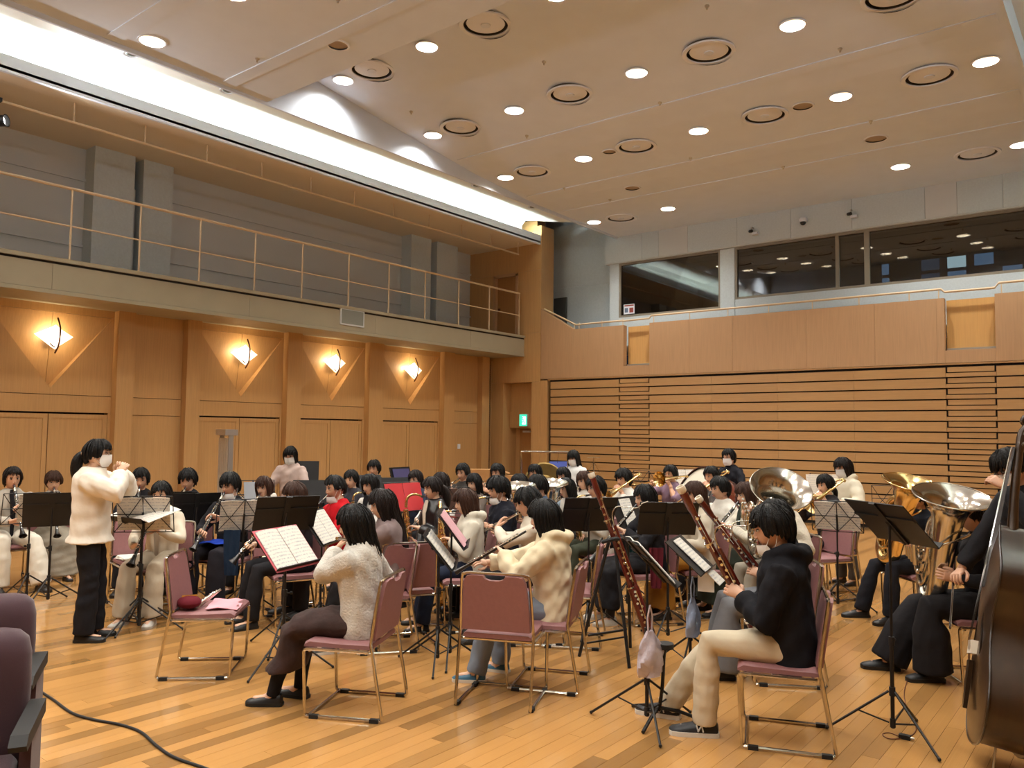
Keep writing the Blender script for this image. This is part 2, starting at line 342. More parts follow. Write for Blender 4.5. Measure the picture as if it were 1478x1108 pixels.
# ---- back wall: end pier with exit recess, parapet, gallery
wb = struct('wall_back', 'wood panelled end wall with the exit recess and gallery parapet')
def bp(n, mt, *b, parent=wb, sm=0): return MB().bb(*b).build(n, mt, parent, sm)
for flip in (False, True):
    X = (lambda x: mx(x)) if flip else (lambda x: x)
    def q(n, mt, x0, x1, *r): a, b = sorted((X(x0), X(x1))); return bp(n, mt, a, b, *r)
    q('panel', WOOD, -14.4, -13.18, YB, YB + .6, 0, 3.03); q('panel', WOOD, -12.25, -11.98, YB, YB + .55, 0, 3.03); q('panel', WOOD, -11.975, -11.76, YB + .01, YB + .5, 0, 3.06)
    q('panel', WOOD, -14.4, -13.55, YB, YB + .6, 3.035, 5.92); q('panel', WOOD, -12.72, -11.98, YB, YB + .55, 3.035, 4.3); q('panel', WOOD, -12.72, -11.98, YB, YB + .55, 4.305, 5.92); q('panel', WOOD, -13.55, -12.72, YB, YB + .6, 3.035, 4.22)
    q('panel', WOOD, -14.4, -11.98, YB, YB + .55, 5.925, 6.60); q('panel', WOOD, -12.24, -11.98, YB, YB + .55, 6.60, 7.06); q('panel', WOOD, -14.4, -12.26, YB + .2, YB + .55, 6.60, 7.3)
    q('recess_back', WOOD, -13.2, -12.24, YB + .35, YB + .6, 1.86, 3.03); q('recess_band', WOOD, -13.19, -12.25, YB + .30, YB + .36, 1.86, 2.28)
    d = struct('door_%d' % (31 if flip else 21), 'flush wooden exit door in a deep recess')
    a, b = sorted((X(-13.02), X(-12.25))); bp('door_leaf', mat('door_wood', '#9a6d3c', .45, var=.06, vscale=5, stretch=(9, 9, .4)), a, b, YB + .52, YB + .57, 0, 1.83, parent=d)
    a, b = sorted((X(-13.19), X(-12.24))); bp('door_backing', WOOD, a, b, YB + .57, YB + .62, 0, 1.9, parent=d); bp('closer', GREYP, a + .3, a + .55, YB + .48, YB + .52, 1.74, 1.79, parent=d)
    d = struct('door_%d' % (32 if flip else 22), 'plain wooden balcony door')
    a, b = sorted((X(-13.47), X(-12.80))); bp('door_leaf', MATS['door_wood'], a, b, YB + .08, YB + .14, 4.22, 5.84, parent=d)
    bp('door_handle', BRONZE, a + .05, a + .09, YB + .03, YB + .08, 4.95, 5.03, parent=d)
    a, b = sorted((X(-13.55), X(-12.72)))
    bp('jamb', WOODL, a, a + .075, YB - .02, YB + .12, 4.22, 5.9, parent=d); bp('jamb', WOODL, b - .075, b, YB - .02, YB + .12, 4.22, 5.9, parent=d); bp('head', WOODL, a, b, YB - .02, YB + .12, 5.84, 5.92, parent=d)
ex = thing('exit_sign', 'glowing green running man exit sign over the recessed door', 'sign', (-12.70, YB + .28, 2.06))
bp('housing', WHITEP, -.13, .13, -.03, .02, -.16, .16, parent=ex)
bp('lit_face', emat('exit_green', (.05, .75, .42), 1.6), -.12, .12, -.036, -.03, -.15, .15, parent=ex)
ew = emat('exit_white', (.75, 1.0, .9), 2.2)
MB().bb(-.03, .09, -.039, -.036, -.11, .10).build('door_symbol', ew, ex, 0)
eg = MATS['exit_green']
mb = MB().sphere((-.005, -.041, .065), .018, 8, 6); mb.tube([(-.01, -.041, .04), (.01, -.041, -.02), (-.03, -.041, -.06), (-.05, -.041, -.08)], .012, 6); mb.tube([(.01, -.041, -.02), (.045, -.041, -.05), (.04, -.041, -.09)], .012, 6); mb.tube([(-.045, -.041, -.0), (-.02, -.041, .03), (.04, -.041, .015)], .009, 6)
mb.build('running_figure', eg, ex)
# parapet: panels, hatch openings, handrail
hat = [(-9.55, -8.87), (-2.80, -2.0)]
segs = [(-11.97, -11.0), (-11.0, -9.68), (-8.87, -7.87), (-7.87, -6.87), (-6.87, -5.3), (-5.3, -4.0), (-4.0, -2.93), (-2.0, -.8), (-.8, .77)]
for a, b in segs: bp('parapet_panel', WOODL, a + .0015, b - .0015, YB, YB + .15, 3.10, 4.30)
for a, b in hat:
    bp('parapet_panel', WOODL, a - .13, a - .002, YB, YB + .15, 3.10, 4.30); bp('hatch_sill', WOODL, a, b, YB, YB + .3, 3.10, 3.33)
    bp('hatch_panel', mat('hatch_wood', '#c79a5c', .4, var=.05, vscale=5, stretch=(9, 9, .4)), a, b, YB + .22, YB + .3, 3.33, 4.28); bp('hatch_strip', ALU, a + .01, b - .01, YB + .14, YB + .21, 3.335, 3.38)
MB().prism([(-11.975, 4.3), (-10.97, 4.3), (-11.975, 4.9)], 1, YB, YB + .15).build('parapet_slope', WOODL, wb, 0)
bp('header_strip', WOODB, -11.75, .55, YB + .005, YB + .2, 3.065, 3.095)
hr = thing('gallery_handrail', 'cream handrail on short posts above the gallery parapet', 'railing', (0, YB + .08, 4.3))
MB().tube([(-11.93, 0, .60), (-10.95, 0, .12), (-9.62, 0, .12), (-9.60, 0, .11), (-8.92, 0, .12), (-8.86, 0, .18), (-2.86, 0, .18), (-2.80, 0, .12), (-2.0, 0, .12), (-1.94, 0, .20), (.7, 0, .20)], .022, 8).build('rail', CREAM, hr)
p2 = MB().tube([(0, 0, 0), (0, 0, .17)], .011, 6).mesh('post', CREAM)
for x in (-11.85, -11.0, -10.86, -10.2, -9.62, -8.8, -7.9, -7.0, -6.1, -5.2, -4.3, -3.4, -2.9, -1.9, -1.0, -.1): link('post', p2, hr, (x, 0, .3 if x < -11.5 else 0))
# ---- retractable seating bank: every board and step board its own piece
sb = thing('retractable_seating', 'closed bank of retractable seating with stacked honey wood board fronts', 'seating', (0, YB, 0))
MB().bb(-11.72, .52, .075, .6, 0, 3.06).build('dark_carcass', DARK, sb, 0)
bm1 = {}
def board(x0, x1, z0, z1, yy=0.0):
    k = (round(x1 - x0, 3), round(z1 - z0, 3))
    if k not in bm1: bm1[k] = MB().box((0, .03, 0), (k[0], .06, k[1])).mesh('board', WOODB, 0)
    link('board', bm1[k], sb, ((x0 + x1) / 2, yy, (z0 + z1) / 2))
XB = [(-11.66, -9.68), (-8.87, -7.35), (-7.35, -5.9), (-5.9, -4.4), (-4.4, -2.80), (-2.0, .46)]
AI = [(-9.68, -8.87), (-2.80, -2.0)]
for r in range(15):
    z0 = .065 + r * .1985
    if z0 + .17 > 3.06: break
    y_ = .045 - r * .003
    for a, b in XB: board(a + .002, b - .002, z0, z0 + .172, y_)
    for a, b in AI:
        board(a + .002, b - .002, z0 + .0, z0 + .070, y_); board(a + .03, b - .03, z0 + .088, z0 + .172 + .006, y_ + .008)
# ---- gallery: grey walls, bulkhead, windows, room behind
wg = struct('wall_gallery', 'grey acoustic gallery wall with control room windows')
def gp(n, mt, *b): return bp(n, mt, *b, parent=wg)
gp('gallery_floor', GREYP, -12.0, .8, YB + .36, 17.5, 3.7, 3.85)
gp('panel', GREYW, -12.9, -10.35, 17.45, 17.6, 3.85, 5.6); gp('panel', GREYW, -12.9, -10.35, 17.45, 17.6, 5.605, 7.3)
gp('panel', GREYW, .8, 3.3, 17.45, 17.6, 3.85, 7.6); gp('panel', GREYW, -12.9, 3.3, 17.62, 17.7, 6.0, 7.8)
gp('dark_door', mat('dark_door', '#4a4a48', .6), -12.35, -11.95, 17.40, 17.46, 3.85, 5.35)
gp('pier', GREYW, -10.36, -10.16, 17.0, 17.6, 3.85, 6.0)
for a, b in ((-10.45, -9.4), (-9.4, -8.95), (-8.95, -8.2), (-8.2, -7.0), (-7.0, -5.8), (-5.8, -4.55), (-4.55, -3.2), (-3.2, -2.65), (-2.65, -1.9), (-1.9, .8)):
    gp('panel', GREYP if (a, b) in ((-8.95, -8.2), (-3.2, -2.65)) else GREYW, a + .003, b - .003, 16.9, 17.3, 5.97, 6.62)
gp('bulkhead_soffit', GREYP, -10.45, .8, 16.92, 17.3, 5.95, 5.97)
gp('sill_wall', GREYW, -10.095, -7.45, 17.0, 17.15, 3.85, 4.60); gp('sill_wall', GREYW, -7.095, .8, 17.0, 17.15, 3.85, 4.77); gp('pier', GREYW, -7.44, -7.10, 16.985, 17.17, 3.86, 5.94)
gp('gallery_side', GREYW, -10.16, -10.1, 17.0, 17.15, 3.85, 5.95)
FR = mat('window_frame', '#7f7869', .5); GL = glassmat('tinted_glass', (.42, .45, .45), 2.1)
def window(n, x0, x1, z0, z1, lab, mull=()):
    w = struct('window_%d' % n, lab)
    for b in ((x0, x1, z0, z0 + .05), (x0, x1, z1 - .05, z1), (x0, x0 + .05, z0 + .05, z1 - .05), (x1 - .05, x1, z0 + .05, z1 - .05)): bp('window_frame', FR, b[0], b[1], 17.0, 17.1, b[2], b[3], parent=w)
    xs = [x0 + .05] + [m for m in mull] + [x1 - .05]
    for m in mull: bp('mullion', FR, m - .035, m + .035, 17.0, 17.1, z0 + .05, z1 - .05, parent=w)
    for a, b in zip(xs[:-1], xs[1:]): bp('pane', GL, a, b, 17.05, 17.056, z0 + .05, z1 - .05, parent=w)
window(1, -10.1, -7.44, 4.60, 5.95, 'dark control room window with a notice in its corner')
window(2, -7.10, -4.30, 4.77, 5.95, 'dark control room window in two panes', (-4.88,)); window(3, -4.30, .5, 4.77, 5.95, 'wide dark control room window with lit tower beyond')
cr_ = struct('wall_control_room', 'dim control room behind the gallery windows')
DK = mat('dim_grey', '#3c3d3c', .8)
for b in ((-10.3, .8, 17.2, 22.0, 4.2, 4.3), (-10.3, .8, 17.2, 22.0, 6.2, 6.3), (-10.4, -10.3, 17.2, 22.0, 4.2, 6.3), (-10.3, -5.2, 21.9, 22.0, 4.2, 6.3), (.8, .9, 17.2, 22.0, 4.2, 6.3)): bp('room_panel', DK, *b, parent=cr_)
no = thing('notice', 'white printed notice with a red block in the gallery window corner', 'notice', (-9.98, 17.035, 4.68))
bp('sheet', WHITEP, 0, .30, 0, .006, 0, .24, parent=no); bp('heading', mat('notice_red', '#8d4038', .6), .02, .28, -.003, 0, .19, .225, parent=no)
bp('picture', mat('notice_blue', '#5c6c84', .6), .03, .12, -.003, 0, .04, .15, parent=no); bp('picture', MATS['notice_red'], .16, .27, -.003, 0, .03, .15, parent=no)
tw = thing('tower_block', 'distant tower block with rows of lit blue white windows beyond the glass', 'building', (-6.0, 46, 0))
bp('wall', mat('tower_wall', '#1d232d', .8), -9.5, 10, 0, 4, -6, 16.5, parent=tw)
LW = [emat('lit_window_%d' % i, c, s) for i, (c, s) in enumerate((((.35, .6, 1.0), .8), ((.7, .9, 1.0), 2.2), ((.2, .35, .6), .35)))]
wm = [MB().bb(-.42, .42, -.06, 0, -.38, .38).mesh('window', l, 0) for l in LW]
rr = random.Random(3)
for i in range(15):
    for j in range(9):
        p = rr.random()
        if p < .35: continue
        link('window', wm[1 if p > .88 else (0 if p > .6 else 2)], tw, (-8.6 + i * 1.22, 0, 8.0 + j * .95))
def cctv(x, z, dome, lab):
    t = thing('security_camera', lab, 'camera', (x, 16.9, z))
    if dome:
        MB().bb(-.06, .06, -.10, 0, .02, .09).build('bracket', WHITEP, t, 0); MB().lathe([(.075, 0), (.08, .06), (.05, .10)], 14, (0, -.12, 0)).build('housing', WHITEP, t); MB().sphere((0, -.12, -.01), .062, 12, 8).build('lens_dome', mat('smoked_dome', '#26282b', .15), t)
    else:
        MB().tube([(0, 0, .05), (0, -.09, .05), (0, -.10, -.02)], .015, 6).build('bracket', ALU, t); MB().tube([(-.05, -.08, -.03), (.02, -.16, -.05)], .035, 10).build('lamp_head', mat('black_plastic', '#17171a', .45), t); MB().bb(.0, .13, -.12, -.03, -.12, -.07).build('shelf', WHITEP, t, 0)
cctv(-6.62, 6.25, False, 'small black spot projector on the bulkhead over the first gallery pier'); cctv(-5.5, 6.24, True, 'white dome security camera on the grey bulkhead'); cctv(-4.55, 6.30, False, 'small black spot projector on the bulkhead beside the dome camera')
# ---- ceiling: stepped bays with real openings for lamps and diffusers
ce = struct('ceiling', 'stepped cream ceiling boards with recessed lamps')
bp('ceiling_deck', DARK, -14.9, mx(-14.9), YF, 17.6, 7.75, 7.85, parent=ce)
PY = [(0.0, 7.36), (2.2, 7.06), (4.7, 6.76), (6.7, 6.63), (10.2, 6.60)]
def cz(y, y0): return float(np.interp(y - y0, [p[0] for p in PY], [p[1] for p in PY]))
DLX = [-9.67, -7.85, -5.60, -3.35, -1.50]; DFX = [-9.04, -6.78, -4.50, -2.18]
holes = []           # (x, y, r, kind)
for y in (7.88, 9.90, 11.95): holes += [(x, y, .155, 'lamp') for x in DLX] + [(x, y + .03, .33, 'diffuser') for x in DFX]
holes += [(x, 15.4, .155, 'lamp') for x in (-9.82, -7.93, -3.3, -1.46)] + [(x, 15.47, .33, 'diffuser') for x in (-9.14, -2.1)]
holes += [(-3.91, 11.97, .15, 'speaker'), (-7.29, 11.93, .12, 'speaker'), (-3.31, 13.75, .17, 'speaker'), (-7.85, 13.72, .15, 'speaker')]
for y in (-2.3, -.3, 1.75, 4.83): holes += [(x, y, .155, 'lamp') for x in DLX]
holes += [(-7.85, 6.30, .13, 'speaker'), (-3.35, 6.30, .13, 'speaker')]
for y0 in (-3.4, 6.8):
    ye = y0 + (10.2 if y0 < 0 else 10.12)
    cuts = [y0 + p[0] for p in PY]; cuts[-1] = ye
    for a, b in zip(cuts[:-1], cuts[1:]):
        bm = bmesh.new(); eds = []
        def loop(pts):
            vs = [bm.verts.new((x, y, cz(y, y0))) for x, y in pts]
            for i in range(len(vs)): eds.append(bm.edges.new((vs[i], vs[(i + 1) % len(vs)])))
        loop([(-10.1, a), (-1.1, a), (-1.1, b), (-10.1, b)])
        for hx, hy, r, k in holes:
            if a < hy < b: loop([(hx + r * math.cos(2 * PI * i / 24), hy + r * math.sin(2 * PI * i / 24)) for i in range(24)])
        bmesh.ops.triangle_fill(bm, use_beauty=True, use_dissolve=False, edges=eds)
        me = bpy.data.meshes.new('ceiling_board'); bm.to_mesh(me); bm.free(); me.materials.append(CEILM); link('ceiling_board', me, ce)
    for xx in (-10.1, -1.1):
        MB().prism([(ye, 6.56), (y0, 6.56), (y0, 7.42), (ye, 7.42)], 0, xx - .02, xx + .02).build('side_fascia', CEILM, ce, 0)
    bp('step_fascia', CEILM, -10.1, -1.1, y0 - .03, y0, 6.60, 7.36, parent=ce)
    for gy in ((4.15, 6.30, 7.55) if y0 > 0 else (4.15, 6.30, 7.9, 9.5)):   # shallow service bands across each bay
        y = y0 + gy; z = cz(y, y0); sl_ = (cz(y + .1, y0) - cz(y - .1, y0)) / .2
        MB().box((-5.6, y, z - .004), (8.72, .20, .02), Matrix.Rotation(math.atan(sl_), 3, 'X')).build('service_band', CEILM, ce, 0)
LAMPC = emat('downlight_glow', (1.0, .86, .66), 14.0)
CUP = mat('lamp_reflector', '#efe6d2', .3)
lm = [MB().lathe([(.155, 0), (.175, 0), (.172, -.012), (.150, -.010), (.155, 0)], 28, cap=False).mesh('trim_ring', WHITEP), MB().lathe([(.150, -.008), (.135, .05), (.11, .16)], 24, cap=False).mesh('reflector', CUP), MB().lathe([(.001, .0), (.11, .0), (.11, .01)], 20, cap=False).mesh('bulb_disc', LAMPC)]
dm = [MB().lathe([(.33, 0), (.36, 0), (.355, -.02), (.30, -.018), (.30, 0)], 32, cap=False).mesh('outer_ring', WHITEP), MB().lathe([(.33, .0), (.33, .09), (.001, .09)], 28, cap=False).mesh('plenum', mat('plenum', '#55504a', .7)), MB().lathe([(.001, .05), (.20, .045), (.255, .02), (.26, .01), (.20, -.004), (.001, -.012)], 32, cap=False).mesh('dish', WHITEP), MB().lathe([(.07, -.008), (.065, -.02), (.001, -.022)], 16, cap=False).mesh('button', CEILM)]
ORD = ['first', 'second', 'third', 'fourth', 'fifth']
SPK = {(-3.91, 11.97): 'round ceiling speaker touching a diffuser, far from the cove', (-7.29, 11.93): 'round ceiling speaker between the first two diffusers from the cove', (-3.31, 13.75): 'blank round ceiling speaker far from the cove, before the gallery', (-7.85, 13.72): 'blank round ceiling speaker closer to the cove, before the gallery', (-7.85, 6.30): 'dark ceiling speaker at the lip of the ceiling step, by the cove', (-3.35, 6.30): 'dark ceiling speaker at the lip of the ceiling step, far from the cove'}
rown = {7.88: 'first row past the ceiling step', 9.90: 'row facing the band', 11.95: 'row with the round speakers', 15.4: 'row along the gallery bulkhead', -2.3: 'hindmost row', -.3: 'row over the rear hall', 1.75: 'row over the plum seats', 4.83: 'row before the ceiling step'}
for hx, hy, r, k in holes:
    z = cz(hy, 6.8 if hy > 6.8 else -3.4)
    if k == 'lamp':
        nm = rown[hy]; t = thing('downlight', ORD[min(range(5), key=lambda i_: abs(DLX[i_] - hx))] + ' downlight from the bright cove in the ' + nm, 'ceiling lamp', (hx, hy, z), group='downlights, ' + nm)
        link('trim_ring', lm[0], t); link('reflector', lm[1], t); link('bulb_disc', lm[2], t, (0, 0, .155))
        spot((0, 0, .10), DOWNLIGHT_W, WARM, 144, .8, .09, parent=t)
    elif k == 'diffuser':
        nm = rown[min(rown, key=lambda q_: abs(q_ - hy))]; t = thing('air_diffuser', ORD[min(range(4), key=lambda i_: abs(DFX[i_] - hx))] + ' round air diffuser from the bright cove, ' + nm, 'air diffuser', (hx, hy, z), group='diffusers, ' + nm)
        for n_, m_ in zip(('outer_ring', 'plenum', 'dish', 'button'), dm): link(n_, m_, t)
    else:
        t = thing('ceiling_speaker', SPK[(hx, hy)], 'speaker', (hx, hy, z), group='ceiling speakers')
        MB().lathe([(r, .0), (r + .02, 0), (r + .015, -.012), (r - .01, -.01)], 24, cap=False).build('ring', WHITEP, t)
        MB().lathe([(.001, .012), (r, .012), (r, .03)], 20, cap=False).build('grille', mat('speaker_grille', '#a79a8a', .7, bump=.4, bscale=300), t)
for i, y in enumerate((5.2, 6.7, 12.6, 14.6)):     # small spots in the cove slope
    t = thing('cove_spot', 'small recessed eyeball spot in the pale cove slope', 'ceiling lamp', (-11.0, y, 6.98), group='cove spots')
    MB().lathe([(.10, 0), (.115, 0), (.11, -.012), (.09, -.01), (.085, .0)], 20, cap=False).build('ring', WHITEP, t); MB().sphere((0, 0, .0), (.07, .07, .025), 12, 6).build('eyeball', mat('eyeball', '#777a78', .35, metal=.5), t)
spk = MB().lathe([(.001, -.05), (.012, -.05), (.012, -.03), (.03, -.012), (.03, .03)], 10, cap=False).mesh('head', ALU)
for hx, hy in ((-9.4, 9.1), (-6.6, 9.0), (-4.1, 9.0), (-8.2, 10.7), (-5.7, 10.8), (-3.0, 10.7), (-9.0, 13.0), (-6.2, 12.9), (-3.2, 13.0), (-8.6, 14.1), (-5.0, 14.2), (-7.0, 5.6), (-9.0, 5.9)):
    t = thing('sprinkler_head', 'tiny metal sprinkler head under the ceiling boards', 'sprinkler', (hx, hy, cz(hy, 6.8 if hy > 6.8 else -3.4)), group='sprinkler heads'); link('head', spk, t)
wr = MB().bb(-14.9, mx(-14.9), YF - .4, YF - .3, 0, 7.8).build('wall_rear', WOOD, None, 0, kind='structure', label='plain wood rear wall')
# ================================================================ PROPS: chairs, stands, instruments
CHROME = mat('chrome', '#c9c3b8', .16, metal=1.0)
MAUVE = mat('mauve_vinyl', '#8a5e5e', .5, var=.05, vscale=40, bump=.12, bscale=240)
RUBBER = mat('black_rubber', '#141312', .7)
BLACKM = mat('black_steel', '#1b1a1a', .45, metal=.3)
PAPER = mat('paper', '#d9d4c8', .75)
SILVER = mat('silver_plate', '#d6d2c8', .16, metal=1.0)
GOLD = mat('lacquered_brass', '#e9cd92', .17, metal=1.0)
GREN = mat('grenadilla', '#191513', .3, coat=.3)
MAPLE_R = mat('red_maple', '#5a1a10', .25, coat=.6, var=.15, vscale=6, stretch=(6, 6, .6))
IVORY = mat('ivory_ring', '#e8e0cc', .4)
def staff_paper(name, line=(.42, .42, .42)):
    m = mat(name, '#d9d4c8', .75); nt = m.node_tree; N = nt.nodes; L = nt.links
    tc = N.new('ShaderNodeTexCoord'); w = N.new('ShaderNodeTexWave'); w.bands_direction = 'Z'; w.inputs['Scale'].default_value = 11.0; w.inputs['Distortion'].default_value = 0.0
    L.new(tc.outputs['Object'], w.inputs['Vector'])
    nz = N.new('ShaderNodeTexNoise'); nz.inputs['Scale'].default_value = 70; L.new(tc.outputs['Object'], nz.inputs['Vector'])
    gt = N.new('ShaderNodeMath'); gt.operation = 'GREATER_THAN'; gt.inputs[1].default_value = .62; L.new(w.outputs['Fac'], gt.inputs[0])
    g2 = N.new('ShaderNodeMapRange'); g2.inputs[1].default_value = .40; g2.inputs[2].default_value = .62; L.new(nz.outputs[0], g2.inputs[0])
    mu = N.new('ShaderNodeMath'); mu.operation = 'MULTIPLY'; L.new(gt.outputs[0], mu.inputs[0]); L.new(g2.outputs[0], mu.inputs[1])
    mx_ = N.new('ShaderNodeMix'); mx_.data_type = 'RGBA'; mx_.inputs['A'].default_value = (*rgb('d9d4c8'), 1); mx_.inputs['B'].default_value = (*line, 1)
    L.new(mu.outputs[0], mx_.inputs['Factor']); L.new(mx_.outputs['Result'], N['Principled BSDF'].inputs['Base Color']); return m
MUSIC = staff_paper('printed_music')
def copy_tree(o, parent=None):
    c = o.copy(); COL.objects.link(c); c.parent = parent
    for ch in list(o.children): copy_tree(ch, c)
    return c
# ---- stacking chair: x forward, origin on the floor under the seat
def chair_meshes():
    out = []
    def pad(outline, th, curve, n):
        m = MB(); k = len(outline); F = [(curve(p), p[0], p[1]) for p in outline]; B = [(curve(p) - th, p[0], p[1]) for p in outline]
        m.add(F + B, [tuple(range(k)), tuple(range(2 * k - 1, k - 1, -1))] + [(i, k + i, k + (i + 1) % k, (i + 1) % k) for i in range(k)]); return m
    bk = [(-.225, .475), (.225, .475), (.222, .60), (.205, .79), (.185, .825), (.15, .833), (.075, .833), (.06, .812), (.03, .802), (-.03, .802), (-.06, .812), (-.075, .833), (-.15, .833), (-.185, .825), (-.205, .79), (-.222, .60)]
    out.append(('backrest', pad(bk, .035, lambda p: -.185 - (p[1] - .47) * .16 - .35 * (.05 - p[0] ** 2) * .6, 0).mesh('backrest', MAUVE, 30)))
    s = MB(); R = []
    for x, z0, z1 in ((.235, .425, .430), (.232, .415, .445), (.20, .415, .462), (0, .415, .455), (-.18, .415, .455), (-.20, .42, .45)):
        R.append([(x, yy, zz) for yy, zz in ((-.225, z0 + .004), (-.21, z0), (.21, z0), (.225, z0 + .004), (.225, z1 - .012), (.21, z1), (-.21, z1), (-.225, z1 - .012))])
    s.rings(R); out.append(('seat', s.mesh('seat', MAUVE, 50)))
    f = MB()
    for sy in (-1, 1):
        y = sy * .245
        f.tube(smoothpath([(-.255, sy * .17, .842), (-.253, sy * .205, .835), (-.247, sy * .225, .80), (-.205, sy * .24, .50), (-.215, y, .40), (-.275, y, .06), (-.275, y, .02), (-.25, y, .012), (-.1, y, .012), (.17, y, .012), (.205, y, .02), (.212, y, .06), (.225, y, .36), (.222, y, .40), (.19, y, .41), (0, y, .41), (-.19, y, .41)], 3), .0105, 7)
    f.tube([(-.255, -.175, .842), (-.255, .175, .842)], .0105, 7); f.tube([(.19, -.245, .40), (.19, .245, .40)], .009, 6); f.tube([(-.17, -.245, .405), (-.17, .245, .405)], .009, 6)
    f.tube([(.19, -.245, .012), (.19, .245, .012)], .009, 6)
    out.append(('frame', f.mesh('frame', CHROME)))
    cap = MB().box((0, 0, 0), (.055, .03, .022)).mesh('foot_cap', RUBBER, 0)
    return out, cap
CH_PARTS, CH_CAP = chair_meshes()
def chair(loc, rz, label, group=None):
    t = thing('stacking_chair', label, 'chair', (loc[0], loc[1], 0.0), rz, group)
    for n, me in CH_PARTS: link(n, me, t)
    for x in (-.235, .15):
        for y in (-.245, .245): link('foot_cap', CH_CAP, t, (x, y, .011))
    return t
# ---- music stands: x = towards the reader's eyes, origin on the floor
STM = {}
def stand_parts(kind, zd, tilt):
    key = (kind, round(zd, 2), round(tilt, 2))
    if key in STM: return STM[key]
    P = []
    for k in range(3):
        a = 2 * PI * k / 3 + .5; d = Vector((math.cos(a), math.sin(a), 0))
        m = MB(); m.tube([d * .02 + Vector((0, 0, .26)), d * .36 + Vector((0, 0, .012))], .0075, 6); m.tube([d * .02 + Vector((0, 0, .08)), d * .19 + Vector((0, 0, .135))], .005, 6); m.sphere(d * .36 + Vector((0, 0, .012)), .011, 6, 4)
        P.append(('leg', m.mesh('leg', BLACKM)))
    m = MB(); m.tube([(0, 0, .05), (0, 0, .55)], .0115, 8); m.tube([(0, 0, .5), (0, 0, zd - .02)], .008, 8); P.append(('pole', m.mesh('pole', BLACKM)))
    for zz, r_ in ((.26, .018), (.08, .016), (.55, .017)): P.append(('collar', MB().lathe([(r_, -.025), (r_, .025)], 10, (0, 0, zz)).mesh('collar', RUBBER)))
    P.append(('knob', MB().tube([(0, 0, .55), (.03, .02, .55), (.032, .021, .55), (.045, .03, .55)], [.006, .006, .012, .010], 8).mesh('knob', RUBBER)))
    rot = Matrix.Rotation(-tilt, 3, 'Y'); c = Vector((0, 0, zd))
    def T(p): return rot @ Vector(p) + c            # desk frame: x = normal to the reader, y across, z up the desk
    m = MB(); w, h = (.245, .165) if kind == 'wire' else (.25, .17)
    if kind == 'wire':
        for z in (-h, 0.0, h): m.tube([T((0, -w, z)), T((0, w, z))], .0045, 5)
        for y in (-w, 0, w): m.tube([T((0, y, -h)), T((0, y, h))], .0045, 5)
        for s in (-1, 1): m.tube([T((0, 0, -h)), T((0, s * w * .6, 0)), T((0, s * w, h))], .004, 5); m.tube([T((0, s * w, -h)), T((0, s * w * .45, 0)), T((0, 0, h))], .004, 5)
        for y in (-.17, .17): m.tube([T((0, y, -h)), T((.03, y, -h - .01)), T((.032, y, -h + .02))], .004, 5)
    else:
        m.box(c, (.006, 2 * w, 2 * h), rot); m.box(T((.02, 0, -h)), (.045, 2 * w, .005), rot); m.box(T((-.008, 0, 0)), (.012, .05, 2 * h), rot); m.box(T((-.006, 0, h * .3)), (.01, 2 * w, .02), rot)
    m.tube([T((-.01, 0, -h)), T((-.01, 0, .02))], .010, 6)
    P.append(('desk', m.mesh('desk', BLACKM, 30))); STM[key] = P; return P
def stand(loc, rz, zd, kind, label, tilt=.45, sheets=None, slabel=None, smat=None, group=None, scale=1.0):
    t = thing('music_stand', label, 'music stand', (loc[0], loc[1], 0), rz, group)
    for n, me in stand_parts(kind, zd, tilt): link(n, me, t)
    if sheets:
        rot = Matrix.Rotation(rz, 4, 'Z') @ Matrix.Translation((0, 0, zd)) @ Matrix.Rotation(-tilt, 4, 'Y')
        base = Matrix.Translation((loc[0], loc[1], 0)) @ rot
        s = thing('sheet_music', slabel, 'sheet music', mtx=base @ Matrix.Translation((.012, 0, .0)))
        for (y0, y1, z0, z1, bend) in sheets:
            R = [];
            for i in range(7):
                f = i / 6; R.append([(.004 + bend * math.sin(PI * f), y0 + (y1 - y0) * f, zz) for zz in (z0, z1)] + [(-.001 + bend * math.sin(PI * f), y0 + (y1 - y0) * f, zz) for zz in (z1, z0)])
            MB().rings(R).build('page', smat or MUSIC, s, 40)
    return t
SH2 = [(-.215, -.003, -.155, .145, .012), (.003, .215, -.155, .145, .012)]
SH1 = [(-.11, .105, -.155, .145, .006)]
SH3 = [(-.32, -.11, -.155, .145, .01), (-.105, .105, -.155, .145, .006), (.11, .32, -.155, .145, .01)]
